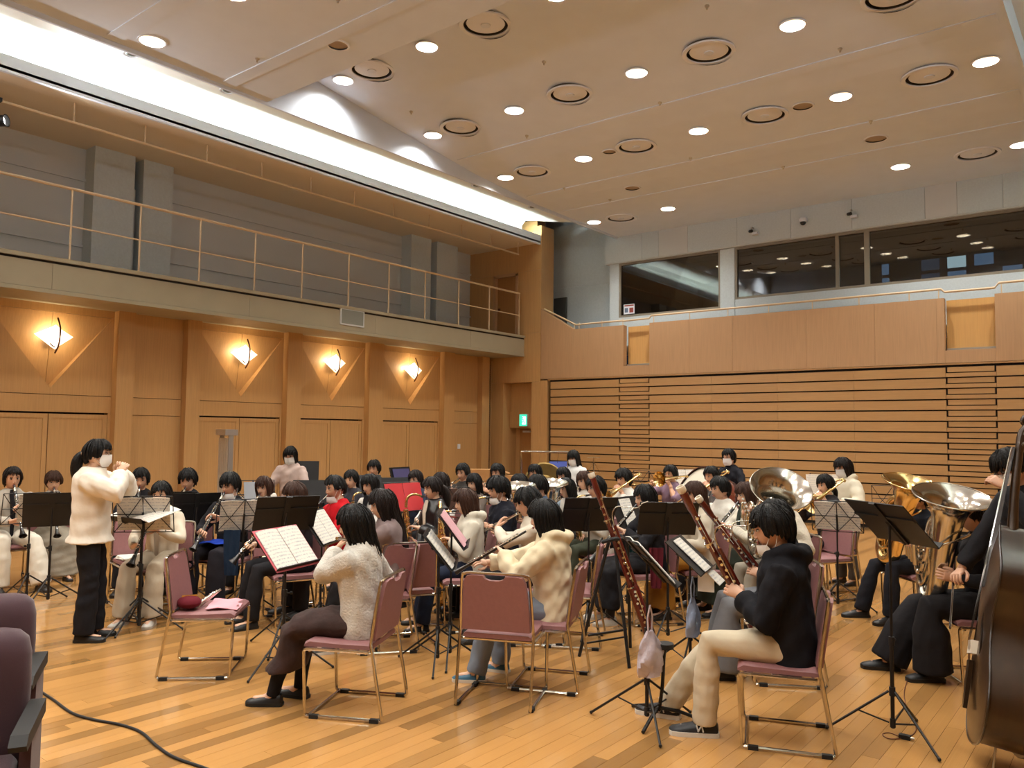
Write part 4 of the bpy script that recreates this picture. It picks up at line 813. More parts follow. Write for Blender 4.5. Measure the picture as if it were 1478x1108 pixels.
def person(spec):
    """spec: see CAST. Local frame: x forward, y left, z up, origin on the floor. Returns dict with mouth matrix etc."""
    N_PERSON[0] += 1; seed = N_PERSON[0]
    s = spec.get('s', 1.0); fem = spec.get('fem', False); stand_ = spec.get('stand', False); det = spec.get('det', 1)
    lean = math.radians(spec.get('lean', 4)); voxel = {0: .021, 1: .016, 2: .011}[det]
    seat = spec.get('seat', .455)
    H = Vector((0, 0, .90 * s)) if stand_ else Vector((-.06, 0, seat + .085))
    U = Vector((math.sin(lean), 0, math.cos(lean))); AX = Vector((math.cos(lean), 0, -math.sin(lean)))
    NB = H + U * (.50 * s)
    hp, hy, hr = [math.radians(a) for a in spec.get('head', (8, 0, 0))]          # pitch down, yaw left, roll
    HR = Matrix.Rotation(hy, 4, 'Z') @ Matrix.Rotation(hp, 4, 'Y') @ Matrix.Rotation(hr, 4, 'X')
    HC = NB + U * (.125 * s) + Vector((.018, 0, 0)) + (HR.to_3x3() @ Vector((.012, 0, .0)))
    HT = Matrix.Translation(HC) @ HR
    hs = spec.get('hs', 1.0) * (.97 if fem else 1.0) * (.94 + .06 * s)
    if 'px' in spec:                                                            # the head's pixel and its height above the floor give the place
        z = HC.z; w = onz(spec['px'][0], spec['px'][1], z)
        yaw = spec.get('yaw')
        if yaw is None: yaw = math.degrees(math.atan2(PODIUM[1] - w[1], PODIUM[0] - w[0])) + spec.get('dyaw', 0)
        yr = math.radians(yaw); loc = (w[0] - HC.x * math.cos(yr) + HC.y * math.sin(yr), w[1] - HC.x * math.sin(yr) - HC.y * math.cos(yr), 0)
    else: loc = (*spec['loc'], 0); yr = math.radians(spec['yaw'])
    wide = spec.get('wide', 1.0) * (.92 if fem else 1.0) * s
    SH = {1: H + U * (.408 * s) + Vector((0, .165 * wide, 0)), -1: H + U * (.408 * s) + Vector((0, -.165 * wide, 0))}
    mouth = HT @ Vector((.103 * hs, 0, -.062 * hs))
    # ---- instrument and hands in the local frame
    I = spec.get('inst'); M = None; hands = {}
    def along(o, d, up=(0, 0, 1)):
        d = Vector(d).normalized(); y = Vector(up).cross(d).normalized(); z = d.cross(y)
        return Matrix.Translation(o) @ Matrix((( d.x, y.x, z.x, 0), (d.y, y.y, z.y, 0), (d.z, y.z, z.z, 0), (0, 0, 0, 1)))
    if I in ('clarinet', 'oboe'):
        d = Vector((.66, spec.get('iy', 0), -.75)) if I == 'clarinet' else Vector((.72, spec.get('iy', 0), -.69)); d = Vector(spec['idir']) if 'idir' in spec else d; d.normalize(); M = along(mouth, d)
        for sd, q in ((1, .25), (-1, .43)):
            p = mouth + d * q; hands[sd] = (p + Vector((-.03, sd * .075, -.045)), Vector((.45, -sd * .75, .25)), Vector((.7, -sd * .2, -.5)))
    elif I == 'flute':
        d = Vector(spec.get('idir', (.10, -.97, -.16))); d.normalize(); M = along(mouth + Vector((.008, 0, -.012)), d, (.6, 0, .8))
        p = mouth + d * .20; hands[1] = (p + Vector((.075, .02, -.075)), Vector((-.45, -.5, .75)), Vector((-.85, 0, -.45)))
        p = mouth + d * .44; hands[-1] = (p + Vector((-.07, -.01, -.075)), Vector((.5, .25, .8)), Vector((.85, 0, -.35)))
    elif I == 'bass_clarinet':
        d = Vector((.26, -.08, -.96)); d.normalize(); o = mouth + Vector((.045, 0, .0)); M = along(o, d, (1, 0, .2))
        for sd, q in ((1, .38), (-1, .66)): p = o + d * q; hands[sd] = (p + Vector((-.03, sd * .075, -.03)), Vector((.55, -sd * .75, .2)), Vector((.8, -sd * .3, -.2)))
    elif I == 'bassoon':
        a = Vector(spec.get('boot', (.05, -.24, .50))); b = Vector(spec.get('tip', (.62, .12, 1.46))); d = (b - a).normalized()
        toM = mouth - a; xx = (toM - d * toM.dot(d)).normalized(); yy = d.cross(xx)
        M = Matrix.Translation(a) @ Matrix(((xx.x, yy.x, d.x, 0), (xx.y, yy.y, d.y, 0), (xx.z, yy.z, d.z, 0), (0, 0, 0, 1)))
        p = a + d * .30; hands[-1] = (p + Vector((-.06, -.07, -.03)), Vector((.7, .55, .2)), Vector((.5, .8, 0)))
        p = a + d * .66; hands[1] = (p + Vector((-.07, .075, -.05)), Vector((.75, -.45, .3)), Vector((.5, -.8, 0)))
    elif I in ('alto_saxophone', 'tenor_saxophone'):
        k = 1.0 if I[0] == 'a' else 1.28; M = Matrix.Translation(mouth) @ Matrix.Rotation(math.radians(spec.get('iyaw', -14)), 4, 'Z') @ Matrix.Rotation(math.radians(spec.get('ipitch', 14)), 4, 'Y') @ Matrix.Rotation(math.radians(-10), 4, 'X')
        for sd, q in ((1, -.20), (-1, -.42)):
            p = M @ Vector((.155 * k, 0, q * k)); hands[sd] = (p + Vector((-.06, sd * .075, -.03)), Vector((.65, -sd * .7, .15)), Vector((.7, -sd * .7, 0)))
    elif I == 'trumpet':
        d = Vector(spec.get('idir', (.93, 0, -.30))); d.normalize(); M = along(mouth - Vector((0, 0, .02)), d)
        p = M @ Vector((.245, 0, -.03)); hands[1] = (p + Vector((-.05, .06, -.06)), Vector((.75, -.35, .5)), Vector((.3, -.9, 0))); hands[-1] = (p + Vector((-.05, -.065, .0)), Vector((.75, .25, .4)), Vector((.2, .7, -.6)))
    elif I == 'trombone':
        d = Vector(spec.get('idir', (.90, 0, -.42))); d.normalize(); M = along(mouth, d)
        p = M @ Vector((.06, .05, -.02)); hands[1] = (p + Vector((-.05, .03, -.06)), Vector((.5, -.3, .8)), Vector((.2, -.95, 0)))
        p = M @ Vector((.34, .0, -.0)); hands[-1] = (p + Vector((-.09, -.05, -.02)), Vector((.9, .4, .1)), Vector((.3, .8, -.3)))
    elif I in ('silver_tuba', 'brass_tuba', 'euphonium'):
        k = {'silver_tuba': 1.0, 'brass_tuba': .95, 'euphonium': .7}[I]; sc = spec.get('isc', 1.0)
        base = Vector(spec.get('ibase', (.26, .03, seat + .10))); tl = spec.get('itilt', (6, -10))
        M = Matrix.Translation(base) @ Matrix.Rotation(math.radians(tl[1]), 4, 'X') @ Matrix.Rotation(math.radians(tl[0]), 4, 'Y')
        p = M @ (Vector((.15, -.17, .47)) * k); hands[-1] = (p + Vector((-.06, -.07, .02)), Vector((.6, .6, .0)), Vector((.2, .5, -.8)))
        p = M @ (Vector((.04, .10, .36)) * k); hands[1] = (p + Vector((-.10, .05, -.02)), Vector((.9, -.1, .2)), Vector((.2, -1, 0)))
    for sd, hnd in (spec.get('hands') or {}).items(): hands[sd] = tuple(Vector(v) for v in hnd)
    for sd in (1, -1):
        if sd not in hands: hands[sd] = (H + Vector((.30, sd * .13, .06 + .0)), Vector((.9, -sd * .25, -.15)), Vector((0, 0, -1)))
    # ---- legs
    feet = spec.get('feet') or ({1: (.02, .10, .085), -1: (.02, -.10, .085)} if stand_ else {1: (.40, .13, .085), -1: (.40, -.13, .085)})
    legs = {}
    for sd in (1, -1):
        hj = H + Vector((0, sd * .085 * wide, -.02)); an = Vector(feet[sd]); l = (hj - an).length * .5015 if stand_ else .435 * s
        kn, an2 = ik(hj, an, l, l, (1, sd * spec.get('kneeout', .12), .9 if not stand_ else 0)); legs[sd] = (hj, kn, an2 if (an2 - an).length > .01 else an)
    arms = {}
    for sd in (1, -1):
        W, d, n = hands[sd]; el, w2 = ik(SH[sd], W, .285 * s, .25 * s, (spec.get('elbow') or ({1: (.55, .45, -.7), -1: (-.05, -.8, -.6)} if I == 'flute' else {})).get(sd, (-.25, sd * .75, -.75))); arms[sd] = (SH[sd], el, w2, d, n)
    # ---- body: one skin mesh (trunk, limbs, neck, head, hands)
    root = thing('person', spec['label'], 'person', loc, yr, spec.get('group'))
    sk = SKIN2 if fem else SKIN
    trunk = MB()
    R = [ell_ring(H + U * (t * s), AX, U, hw * wide, hd * s, 14) for t, hw, hd in ((-.09, .12, .085), (0, .15, .10), (.18, .135, .095), (.36, .155, .105), (.45, .12, .085), (.50, .055, .055), (.56, .045, .048))]
    trunk.rings(R)
    for sd in (1, -1):
        S, E_, W, d, n = arms[sd]; trunk.tube([S - Vector((0, sd * .05, 0)), S, (S + E_) / 2, E_, (E_ + W) / 2, W], [r * s for r in (.05, .050, .044, .038, .034, .025)], 10)
        hj, kn, an = legs[sd]; trunk.tube([hj, (hj + kn) / 2, kn, kn.lerp(an, .35), an], [r * s for r in (.062, .056, .045, .046, .034)], 10)
        trunk.tube([an, an + Vector((.02, 0, -.045)), an + Vector((.14, sd * .02, -.055))], [.034 * s, .038 * s, .028 * s], 8)
    body = trunk.build('body_hidden_trunk', sk, None); body.name = 'body'; body.parent = root
    hb = MB(); head_mesh(hb, HT @ Matrix.Scale(1, 4), hs, fem)
    for sd in (1, -1):
        S, E_, W, d, n = arms[sd]; hand(hb, W, d, n, sd, s * (.92 if fem else 1.0), spec.get('curl', (.45, .75, .5)))
        hb.tube([W - (W - E_).normalized() * .06, W + Vector(d).normalized() * .01], [.027 * s, .025 * s], 8)
    BODIES.append((body, hb.v, hb.f, hb.mi, (sk, LIP, EYE_M, EYE_W, BROW))); r_ = body.modifiers.new('r', 'REMESH'); r_.mode = 'VOXEL'; r_.voxel_size = .028; r_.use_smooth_shade = True
    # ---- clothes
    tb = spec.get('bulk', .012); top = MB(); hem = spec.get('hem', -.10)
    R = [ell_ring(H + U * (t * s) + AX * xo, AX, U, (hw + tb) * wide, (hd + tb) * s, 18) for t, hw, hd, xo in ((hem, .158 + spec.get('flare', 0), .118 + spec.get('flare', 0), .0), (hem * .4, .160, .118, 0), (.10, .150, .110, .0), (.26, .155, .112, .005), (.38, .165, .112, 0), (.43, .150, .098, -.005), (.47, .105, .080, -.008), (.50, .068, .066, -.005), (.52 + spec.get('collar', 0), .060, .060, 0))]
    top.rings(R)
    sl = spec.get('sleeve', 1.0)
    for sd in (1, -1):
        S, E_, W, d, n = arms[sd]; Wc = E_.lerp(W, .93) if sl >= 1 else E_.lerp(W, max(sl, .02))
        top.tube([S - Vector((0, sd * .07, .02)), S, (S + E_) / 2, E_, (E_ + Wc) / 2, Wc], [(r + tb * .9) * s for r in (.050, .055, .052, .046, .042, .034)], 12)
    if spec.get('hood'):
        top.tube([NB + Vector((x * s, y * s, z * s)) for x, y, z in ((.075, .035, -.035), (.03, .085, .0), (-.05, .095, .02), (-.11, .05, .0), (-.125, 0, -.015), (-.11, -.05, .0), (-.05, -.095, .02), (.03, -.085, .0), (.075, -.035, -.035))], [s * q for q in (.018, .03, .036, .045, .055, .045, .036, .03, .018)], 10)
    to = top.build(spec.get('topname', 'sweater'), spec['top'], root); remesh_later(to, voxel, .0075)
    if spec.get('toplabel'): to['label'] = spec['toplabel']
    if spec.get('vest'):                                              # dark inner shirt panel at an open jacket front
        P = [H + U * (t * s) + AX * ((x + tb + .010) * s) for t, x in ((-.04, .118), (.10, .110), (.26, .117), (.38, .112), (.46, .088), (.51, .07))]
        v = MB(); v.rings([[p + Vector((0, w_, 0)), p + Vector((.006, 0, 0)), p + Vector((0, -w_, 0)), p + Vector((-.03, 0, 0))] for p, w_ in zip(P, (.016, .02, .026, .034, .040, .03))]); v.build('undershirt', spec['vest'], root, 60)
    leg = spec.get('leg', 'trousers'); lw = spec.get('legw', .012); bt = MB()
    if leg == 'trousers':
        R = [ell_ring(H + U * (t * s) if t > 0 else H + Vector((0, 0, t * s)), AX if t > 0 else (1, 0, 0), U, (hw + lw * (t < .02)) * wide, (hd + lw * (t < .02)) * s, 16) for t, hw, hd in ((-.095, .10, .07), (-.07, .142, .100), (0, .150, .108), (.08, .138, .100), (.12, .13, .094))]
        bt.rings(R)
        for sd in (1, -1):
            hj, kn, an = legs[sd]; e = an + Vector((0, 0, spec.get('cuff', -.02)))
            bt.tube([hj - Vector((.05, 0, 0)) if not stand_ else hj + Vector((0, 0, .05)), hj, (hj + kn) / 2, kn, kn.lerp(an, .4), e], [(r + lw) * s for r in ((.03, .074, .074, .058, .052 + lw, .042 + lw * 1.6) if stand_ else (.045, .084, .076, .058, .052 + lw, .042 + lw * 1.6))], 12)
        bo = bt.build('trousers', spec['bottom'], root); remesh_later(bo, voxel, .0045)
    else:
        ln = spec.get('skirtlen', .20); K = (legs[1][1] + legs[-1][1]) / 2; A = (legs[1][2] + legs[-1][2]) / 2; fl = spec.get('skirtw', .20)
        bt.rings([ell_ring(H + U * (.12 * s), AX, U, .15 * wide, .112 * s), ell_ring(H + U * .03, AX, U, .158 * wide, .120 * s), ell_ring(H + Vector((.02, 0, -.02)), (.7, 0, .7), U, .185 * wide, .135 * s), ell_ring((H + K) / 2 + Vector((0, 0, .0)), (0.1, 0, 1), U, fl + .02, .11 * s), ell_ring(K + Vector((-.02, 0, 0)), (.35, 0, .9), U, fl + .03, .09 * s), ell_ring(K + Vector((.035, 0, -.04)), (.9, 0, .4), U, fl + .03, .085 * s), ell_ring(K.lerp(A, .45), (1, 0, .1), U, fl + .03, .10 * s), ell_ring(Vector((A.x, 0, max(ln, .06))), (1, 0, 0), U, fl + .05, .125 * s)])
        bo = bt.build('skirt', spec['bottom'], root); remesh_later(bo, voxel, .007)
    if spec.get('hose'):
        for sd in (1, -1):
            hj, kn, an = legs[sd]; MB().tube([kn.lerp(an, .22), kn.lerp(an, .4), kn.lerp(an, .8), an + Vector((0, 0, -.02))], [.062 * s, .060 * s, .045 * s, .042 * s], 12).build('stocking', spec['hose'], root)
    sc = spec.get('shoe', '#1a1716'); sm = mat('shoe_' + sc, sc, .5)
    for sd in (1, -1):
        an = legs[sd][2]; m = MB(); toe = math.radians(spec.get('toe', 8)) * sd; rz = Matrix.Rotation(toe, 3, 'Z'); b0 = Vector((an.x, an.y, 0)); b0.z = an.z - .085
        ks = s * (.93 if fem else 1.02)
        prof = [(-.070, .020, .062), (-.060, .034, .085), (-.02, .038, .088), (.03, .039, .078), (.09, .044, .062), (.14, .045, .050), (.175, .036, .040), (.19, .014, .030)]
        m.rings([[b0 + rz @ (Vector((x, hw * math.cos(a), .022 + (h - .022) * max(0, math.sin(a)) if math.sin(a) > 0 else .022)) * ks) for a in np.linspace(0, 2 * PI, 14, endpoint=False)] for x, hw, h in prof])
        so = m.build('shoe', sm, root, 50)
        if spec.get('shoelabel'): so['label'] = spec['shoelabel']
        m2 = MB(); m2.rings([[b0 + rz @ (Vector((x, y, z)) * ks) for y, z in ((-hw - .003, .0), (hw + .003, .0), (hw + .003, .024), (-hw - .003, .024))] for x, hw, h in [(-.074, .024, 0)] + prof[1:]])
        m2.build('sole', mat('sole_' + spec.get('sole', '#15130f'), spec.get('sole', '#15130f'), .6), so, 40)
        if spec.get('nlogo'):
            for k in (-1, 1):
                p = b0 + rz @ (Vector((.03, k * .043, .048)) * ks); lg_ = MB()
                for a0, b1 in (((-.018, -.016), (-.010, .018)), ((-.010, .018), (.008, -.016)), ((.008, -.016), (.016, .018))): lg_.tube([p + Vector((a0[0], 0, a0[1])) * 1.1, p + Vector((b1[0], 0, b1[1])) * 1.1], .0045, 6)
                lg_.build('logo', mat('logo_silver', '#c8c8c4', .35), so)
    hm_ = hair_mesh(spec.get('hair', 'short'), hs, seed); ho = hm_.build('hair', HAIR[spec.get('hc', 'black')], root, 60); ho.matrix_basis = HT
    if spec.get('tie'): MB().lathe([(.03 * hs, -.012), (.034 * hs, 0), (.03 * hs, .012)], 12, (-.118 * hs, 0, -.005), (1, 0, -.4)).build('hair_tie', mat('hair_tie', '#8b6a4a', .5), root).matrix_basis = HT
    mk = spec.get('mask')
    if mk:
        m = MB(); n1 = 14; dz = -.0 if mk == 'on' else -.072; R = []
        for zz, wd_ in ((.0, .62), (-.02, .74), (-.045, .80), (-.07, .78), (-.092, .66), (-.105, .5)):
            ring = []
            for i in range(n1):
                a = (i / (n1 - 1) - .5) * 2 * wd_ * 1.5
                px = .099 + .016 * math.exp(-(a / .4) ** 2) - (.006 if zz < -.08 else 0) - (0.0 if zz > -.07 else (-.07 - zz) * .6)
                if mk == 'chin': px -= .012 + (.03 if zz < -.06 else 0)
                ring.append(Vector((px * math.cos(a), .082 * math.sin(a) * (1 if mk == 'on' else .95), zz + dz - .004)) * hs)
            R.append(ring)
        R2 = [[p * .965 for p in r] for r in R]; k = len(R)
        m.rings(R, False, False); m.rings(R2, False, False)
        for sd in (1, -1): m.tube([Vector((.06, sd * .066, -.02 + dz)) * hs, Vector((.02, sd * .078, .0 + dz * .3)) * hs, Vector((-.012, sd * .084, .018)) * hs, Vector((-.022, sd * .083, -.01)) * hs, Vector((.0, sd * .078, -.03 + dz * .6)) * hs, Vector((.045, sd * .066, -.085 + dz)) * hs], .0018, 5)
        mo = m.build('face_mask', MASKM, root, 60); mo.matrix_basis = HT
    if spec.get('glasses'):
        m = MB()
        for sd in (1, -1): m.tube([Vector((.099, sd * .032 + .021 * math.cos(a), .006 + .016 * math.sin(a))) * hs for a in np.linspace(0, 2 * PI, 14, endpoint=False)], .0016, 5, close=True); m.tube([Vector((.097, sd * .053, .009)) * hs, Vector((.0, sd * .079, .012)) * hs], .0015, 5)
        m.tube([Vector((.101, -.011, .008)) * hs, Vector((.101, .011, .008)) * hs], .0015, 5); m.build('glasses', BLACKM, root).matrix_basis = HT
    RM = Matrix.Translation(loc) @ Matrix.Rotation(yr, 4, 'Z')
    if I: place_inst(I, spec['ilabel'], RM @ M, name=spec.get('iname'), group=spec.get('igroup'))
    if not stand_ and spec.get('chair', True): chair(loc, yr, spec['clabel'], spec.get('cgroup'))
    return dict(loc=loc, yaw=yr, RM=RM, mouth=mouth, HT=HT, hands=hands, H=H, root=root, M=M)
BODIES = []
def finish_bodies():
    dg = bpy.context.evaluated_depsgraph_get(); new = [bpy.data.meshes.new_from_object(b[0].evaluated_get(dg)) for b in BODIES]
    for (o, v, f, mi, mts), me in zip(BODIES, new):
        n = len(me.vertices); co = np.empty(n * 3); me.vertices.foreach_get('co', co); V = [tuple(p) for p in co.reshape(-1, 3)]
        F = [tuple(p.vertices) for p in me.polygons]; k = len(F)
        m2 = bpy.data.meshes.new('body'); m2.from_pydata(V + list(v), [], F + [tuple(i + n for i in q) for q in f])
        for mm in mts: m2.materials.append(mm)
        m2.polygons.foreach_set('material_index', [0] * k + list(mi)); bm = bmesh.new(); bm.from_mesh(m2); bmesh.ops.recalc_face_normals(bm, faces=bm.faces); bm.to_mesh(m2); bm.free(); m2.polygons.foreach_set('use_smooth', [True] * len(m2.polygons)); m2.update()
        old = o.data; o.modifiers.clear(); o.data = m2; bpy.data.meshes.remove(old); bpy.data.meshes.remove(me)
# ================================================================ THE BAND
PODIUM = onz(150, 925)[:2]
K = {}                                              # players by id
def cast(i, px, who, desc, inst=None, **kw):
    sp = dict(px=px, label='person ' + desc, clabel='mauve stacking chair under the ' + who, inst=inst, **kw)
    if inst:
        adj = {'clarinet': 'black clarinet with silver keys', 'oboe': 'slim black oboe', 'flute': 'silver flute', 'bass_clarinet': 'black bass clarinet with silver bell', 'bassoon': 'red brown bassoon', 'alto_saxophone': 'brass alto saxophone', 'tenor_saxophone': 'large brass saxophone', 'trumpet': 'silver trumpet', 'trombone': 'brass trombone', 'silver_tuba': 'silver tuba', 'brass_tuba': 'brass tuba', 'euphonium': 'silver euphonium'}[inst]
        sp['ilabel'] = kw.get('ilabel') or adj + ' held by the ' + who
    sp.setdefault('top', fab('#26252a')); sp.setdefault('bottom', fab('#1e1d20'))
    if not kw.get('s'): sp['s'] = .94 if kw.get('fem') else 1.02
    K[i] = person(sp); K[i]['who'] = who; return K[i]
Fm = dict(fem=True)
BLK, NAVY, WHT, CRM = fab('#17161a'), fab('#1d2230'), fab('#d9d6ce'), fab('#d5cab4')
# --- conductor
cast('cond', (141, 655), 'conductor', 'conducting in a white sweatshirt and black trousers, ponytail and mask', None, yaw=52, stand=True, fem=True, s=1.0, det=2, top=fab('#ddd5c6'), bottom=BLK, hair='tail', tie=True, mask='on', glasses=True, hem=-.10, bulk=.038, flare=.03, legw=.016, lean=0, head=(0, 0, 0), shoe='#0f0e10', feet={1: (.03, .09, .085), -1: (.0, -.09, .085)},
     hands={1: (Vector((.19, .06, 1.37)), Vector((.2, -.35, .85)), Vector((.1, -.9, -.2))), -1: (Vector((.22, -.05, 1.36)), Vector((.3, .3, .85)), Vector((.1, .9, -.2)))}, elbow={1: (.8, .7, -.6), -1: (.8, -.7, -.6)}, curl=(.8, 1.1, .7))
# --- clarinet side
cast('c1', (18, 690), 'clarinettist in white trousers', 'playing clarinet in a pale grey jacket and white trousers', 'clarinet', top=fab('#aca598'), vest=BLK, bottom=fab('#d6cfbf'), hair='parted', hc='dark', legw=.022, feet={1: (.52, .20, .085), -1: (.36, -.16, .085)}, bulk=.02)
cast('c2', (77, 695), 'clarinettist in the long grey skirt', 'playing clarinet in a taupe jacket and long grey skirt, brown bob', 'clarinet', **Fm, s=.90, top=fab('#b0a696'), vest=BLK, bottom=fab('#8d8474'), leg='skirt', skirtlen=.06, skirtw=.20, hair='bowl', hc='brown')
cast('c4', (203, 692), 'player behind the conductor', 'in black seated behind the conductor, face hidden by a stand', 'clarinet', top=BLK, hair='short', det=0)
cast('c5', (233, 713), 'clarinettist in the cream cardigan', 'playing clarinet in a cream cardigan and beige trousers', 'clarinet', **Fm, top=fab('#d2c7b2'), vest=fab('#a89c8c'), bottom=fab('#b6a892'), hair='tied', hc='black', legw=.02, shoe='#c9c4bb', sole='#b9b3a8')
cast('c6', (271, 693), 'player behind the wide black stand', 'in black playing behind a wide black stand', 'clarinet', top=fab('#1d1c1f'), hair='bowl', det=0)
cast('c7', (332, 700), 'clarinettist with glasses', 'in black with glasses playing clarinet, mask under the chin', 'clarinet', top=BLK, bottom=fab('#232127'), hair='bowl', glasses=True, mask='chin', legw=.02, feet={1: (.38, .14, .085), -1: (.42, -.16, .085)})
cast('c8', (381, 703), 'clarinettist in the lettered sweatshirt', 'playing clarinet in a white lettered sweatshirt, long brown hair', 'clarinet', **Fm, s=.90, top=fab('#d2cdc2'), hood=True, hair='long', hc='brown', bulk=.02)
cast('c10', (425, 715), 'clarinettist with reddish brown hair', 'in black with reddish brown hair turned away', 'clarinet', **Fm, s=.965, top=fab('#1c1719'), hair='bob', hc='brown', det=0)
cast('ob1', (484, 704), 'oboist in red', 'in a bright red sweater playing an oboe, mask under the chin', 'oboe', top=fab('#b3121c'), bottom=fab('#1c1a1d'), hair='crop', mask='chin', s=1.03, bulk=.018)
cast('b1', (507, 692), 'clarinettist in charcoal', 'in a charcoal top playing a clarinet behind the oboist', 'clarinet', **Fm, top=fab('#35343a'), hair='tied', hc='black')
cast('b2', (540, 676), 'player at the wood wall with black hair', 'with black hair half hidden near the wood wall', 'clarinet', top=fab('#23242c'), hair='short', det=0)
cast('b3', (534, 700), 'saxophonist with the white collar', 'with black bob and white collar playing a saxophone', 'alto_saxophone', **Fm, top=fab('#c9c6bf'), vest=BLK, hair='shag')
cast('b4', (600, 692), 'clarinettist behind the red folder', 'in dark blue playing a clarinet behind the red folder', 'clarinet', **Fm, top=fab('#2b3344'), hair='tied', hc='dark', det=0)
# --- front desks
cast('fl1', (512, 757), 'flautist in the fluffy grey sweater', 'playing flute in a fluffy pale grey sweater and brown plaid skirt', 'flute', **Fm, s=.97, det=2, top=fab('#c2beb4', .95, True), bottom=mat('plaid', '#33201c', .9, var=.25, vscale=14, bump=.3, bscale=40), leg='skirt', skirtlen=.22, skirtw=.15, hair='shag', hc='black', bulk=.03, hose=BLK, shoe='#0d0c0d', dyaw=22, head=(10, 8, 0), feet={1: (.50, .09, .085), -1: (.40, -.09, .085)}, hs=1.03)
cast('fl2', (552, 728), 'flautist with very long hair', 'with very long dark brown hair in a mauve cardigan playing flute', 'flute', **Fm, s=.97, bulk=.022, top=fab('#7a6a68'), bottom=fab('#1e1d20'), hair='verylong', hc='dark', head=(10, 10, 0), dyaw=15, shoe='#22201f', sole='#c9c4bb', hs=1.03)
cast('sx1', (624, 705), 'saxophonist in the black leather jacket', 'in a black leather jacket and cream turtleneck with a large saxophone', 'tenor_saxophone', **Fm, s=.98, top=mat('leather', '#111013', .35, bump=.4, bscale=25, coat=.2), vest=fab('#cfc4b0'), bottom=fab('#1e2638'), hair='tail', hc='dark', bulk=.022)
cast('sx0', (637, 696), 'clarinettist with long hair and white blouse', 'with long dark hair in a white blouse playing a clarinet', 'clarinet', **Fm, top=fab('#cfccc6'), hair='long', hc='dark', det=0)
cast('sx2', (672, 725), 'saxophonist in the pale hoodie', 'with long brown hair in a pale hoodie and navy jeans with a saxophone', 'alto_saxophone', **Fm, s=.91, top=fab('#c6c0b0'), hood=True, bottom=fab('#1b2233'), hair='long', hc='brown', bulk=.026)
cast('r1', (668, 682), 'player beside the cardboard boxes', 'with short black hair seated before the cardboard boxes', 'trumpet', top=fab('#3a3633'), hair='short', det=0)
cast('r2', (684, 697), 'trumpeter with the cropped fringe', 'with a black bob playing a trumpet behind the pale hoodie', 'trumpet', **Fm, s=.89, top=fab('#554b44'), hair='bob', det=0)
cast('r3', (718, 682), 'player hidden to the eyes', 'with tousled black hair before the cardboard boxes', 'trumpet', top=fab('#38343a'), hair='short', det=0)
cast('sx3', (719, 706), 'saxophonist in the navy sweater', 'in a navy sweater playing alto saxophone, mask under the chin', 'alto_saxophone', s=1.04, top=fab('#15161f'), bottom=BLK, hair='bowl', mask='chin', bulk=.02, sleeve=.75)
cast('fl3', (762, 726), 'flautist with the bowl haircut', 'with a black bowl haircut in a cream top playing flute', 'flute', s=.97, top=fab('#cdc4b2'), bottom=fab('#151417'), hair='bowl', head=(10, 10, 0), idir=(.45, -.80, -.35), hs=1.04)
cast('ob2', (786, 747), 'oboist in the cream hoodie', 'with a black bob in a cream hoodie and pale jeans playing an oboe', 'oboe', **Fm, s=.97, det=2, top=fab('#d6c8a8'), hood=True, bottom=fab('#7d8794'), hair='shag', bulk=.035, hem=-.12, shoe='#2f5f77', sole='#d8d2c4', shoelabel='teal canvas shoe with white sole', hs=1.05, dyaw=0, feet={1: (.46, .14, .085), -1: (.36, -.14, .085)}, idir=(.82, .1, -.50))
cast('r4', (750, 699), 'player in the white blouse', 'with a black bob in a white blouse behind the flautist', 'clarinet', **Fm, top=fab('#d0cdc6'), hair='bob', det=0)
cast('r5', (776, 702), 'euphonium player in denim', 'with glasses in a denim jacket behind the flautist', 'euphonium', s=1.0, top=fab('#43536a'), hair='short', glasses=True, det=0)
cast('r6', (772, 683), 'trumpeter before the gong', 'with short black hair before the gong', 'trumpet', top=fab('#4b4642'), hair='short', det=0)
cast('r7', (818, 705), 'euphonium player in the grey denim jacket', 'with long black hair in a grey denim jacket with a euphonium', 'euphonium', **Fm, s=.90, top=fab('#76818a'), vest=WHT, hair='long', hc='black')
cast('r8', (813, 687), 'trumpeter before the blue folder', 'with dark hair playing trumpet before the blue folder', 'trumpet', **Fm, s=.96, top=fab('#6d665f'), hair='bob', det=0)
cast('r9', (843, 694), 'trumpeter with brown hair', 'with brown hair in a white top playing a silver trumpet', 'trumpet', **Fm, s=.97, top=fab('#d2cec4'), hair='bob', hc='brown')
cast('sx4', (860, 704), 'saxophonist in olive trousers', 'in a white sweater and olive trousers playing alto saxophone', 'alto_saxophone', s=.98, top=fab('#d3cfc4'), bottom=fab('#35382b'), hair='short', bulk=.025, shoe='#2b2a2c', sole='#8a8680')
cast('tb1', (900, 691), 'trombonist in the white shirt', 'in a white shirt playing trombone by the wooden seating', 'trombone', top=fab('#d4d2ca'), hair='bowl')
cast('tb2', (968, 684), 'trombonist in the mauve top', 'in a mauve top raising a brass trombone', 'trombone', top=fab('#80697a'), hair='short', sleeve=.1, idir=(.98, 0, -.05), s=1.03)
cast('cl9', (931, 718), 'clarinettist in the black dress', 'with long black hair in a black dress playing clarinet', 'clarinet', **Fm, s=.97, top=BLK, bottom=fab('#19181b'), leg='skirt', skirtlen=.15, hair='long', hc='black', bulk=.02, hose=fab('#2a282a'), shoe='#cfcac0', sole='#cfcac0')
cast('bc1', (1004, 713), 'bass clarinettist in the mustard skirt', 'in a beige top and mustard skirt playing bass clarinet', 'bass_clarinet', **Fm, s=1.0, top=fab('#bfb4a0'), vest=None, bottom=fab('#9a6c27'), leg='skirt', skirtlen=.10, skirtw=.22, hair='bob', hc='brown', bulk=.02)
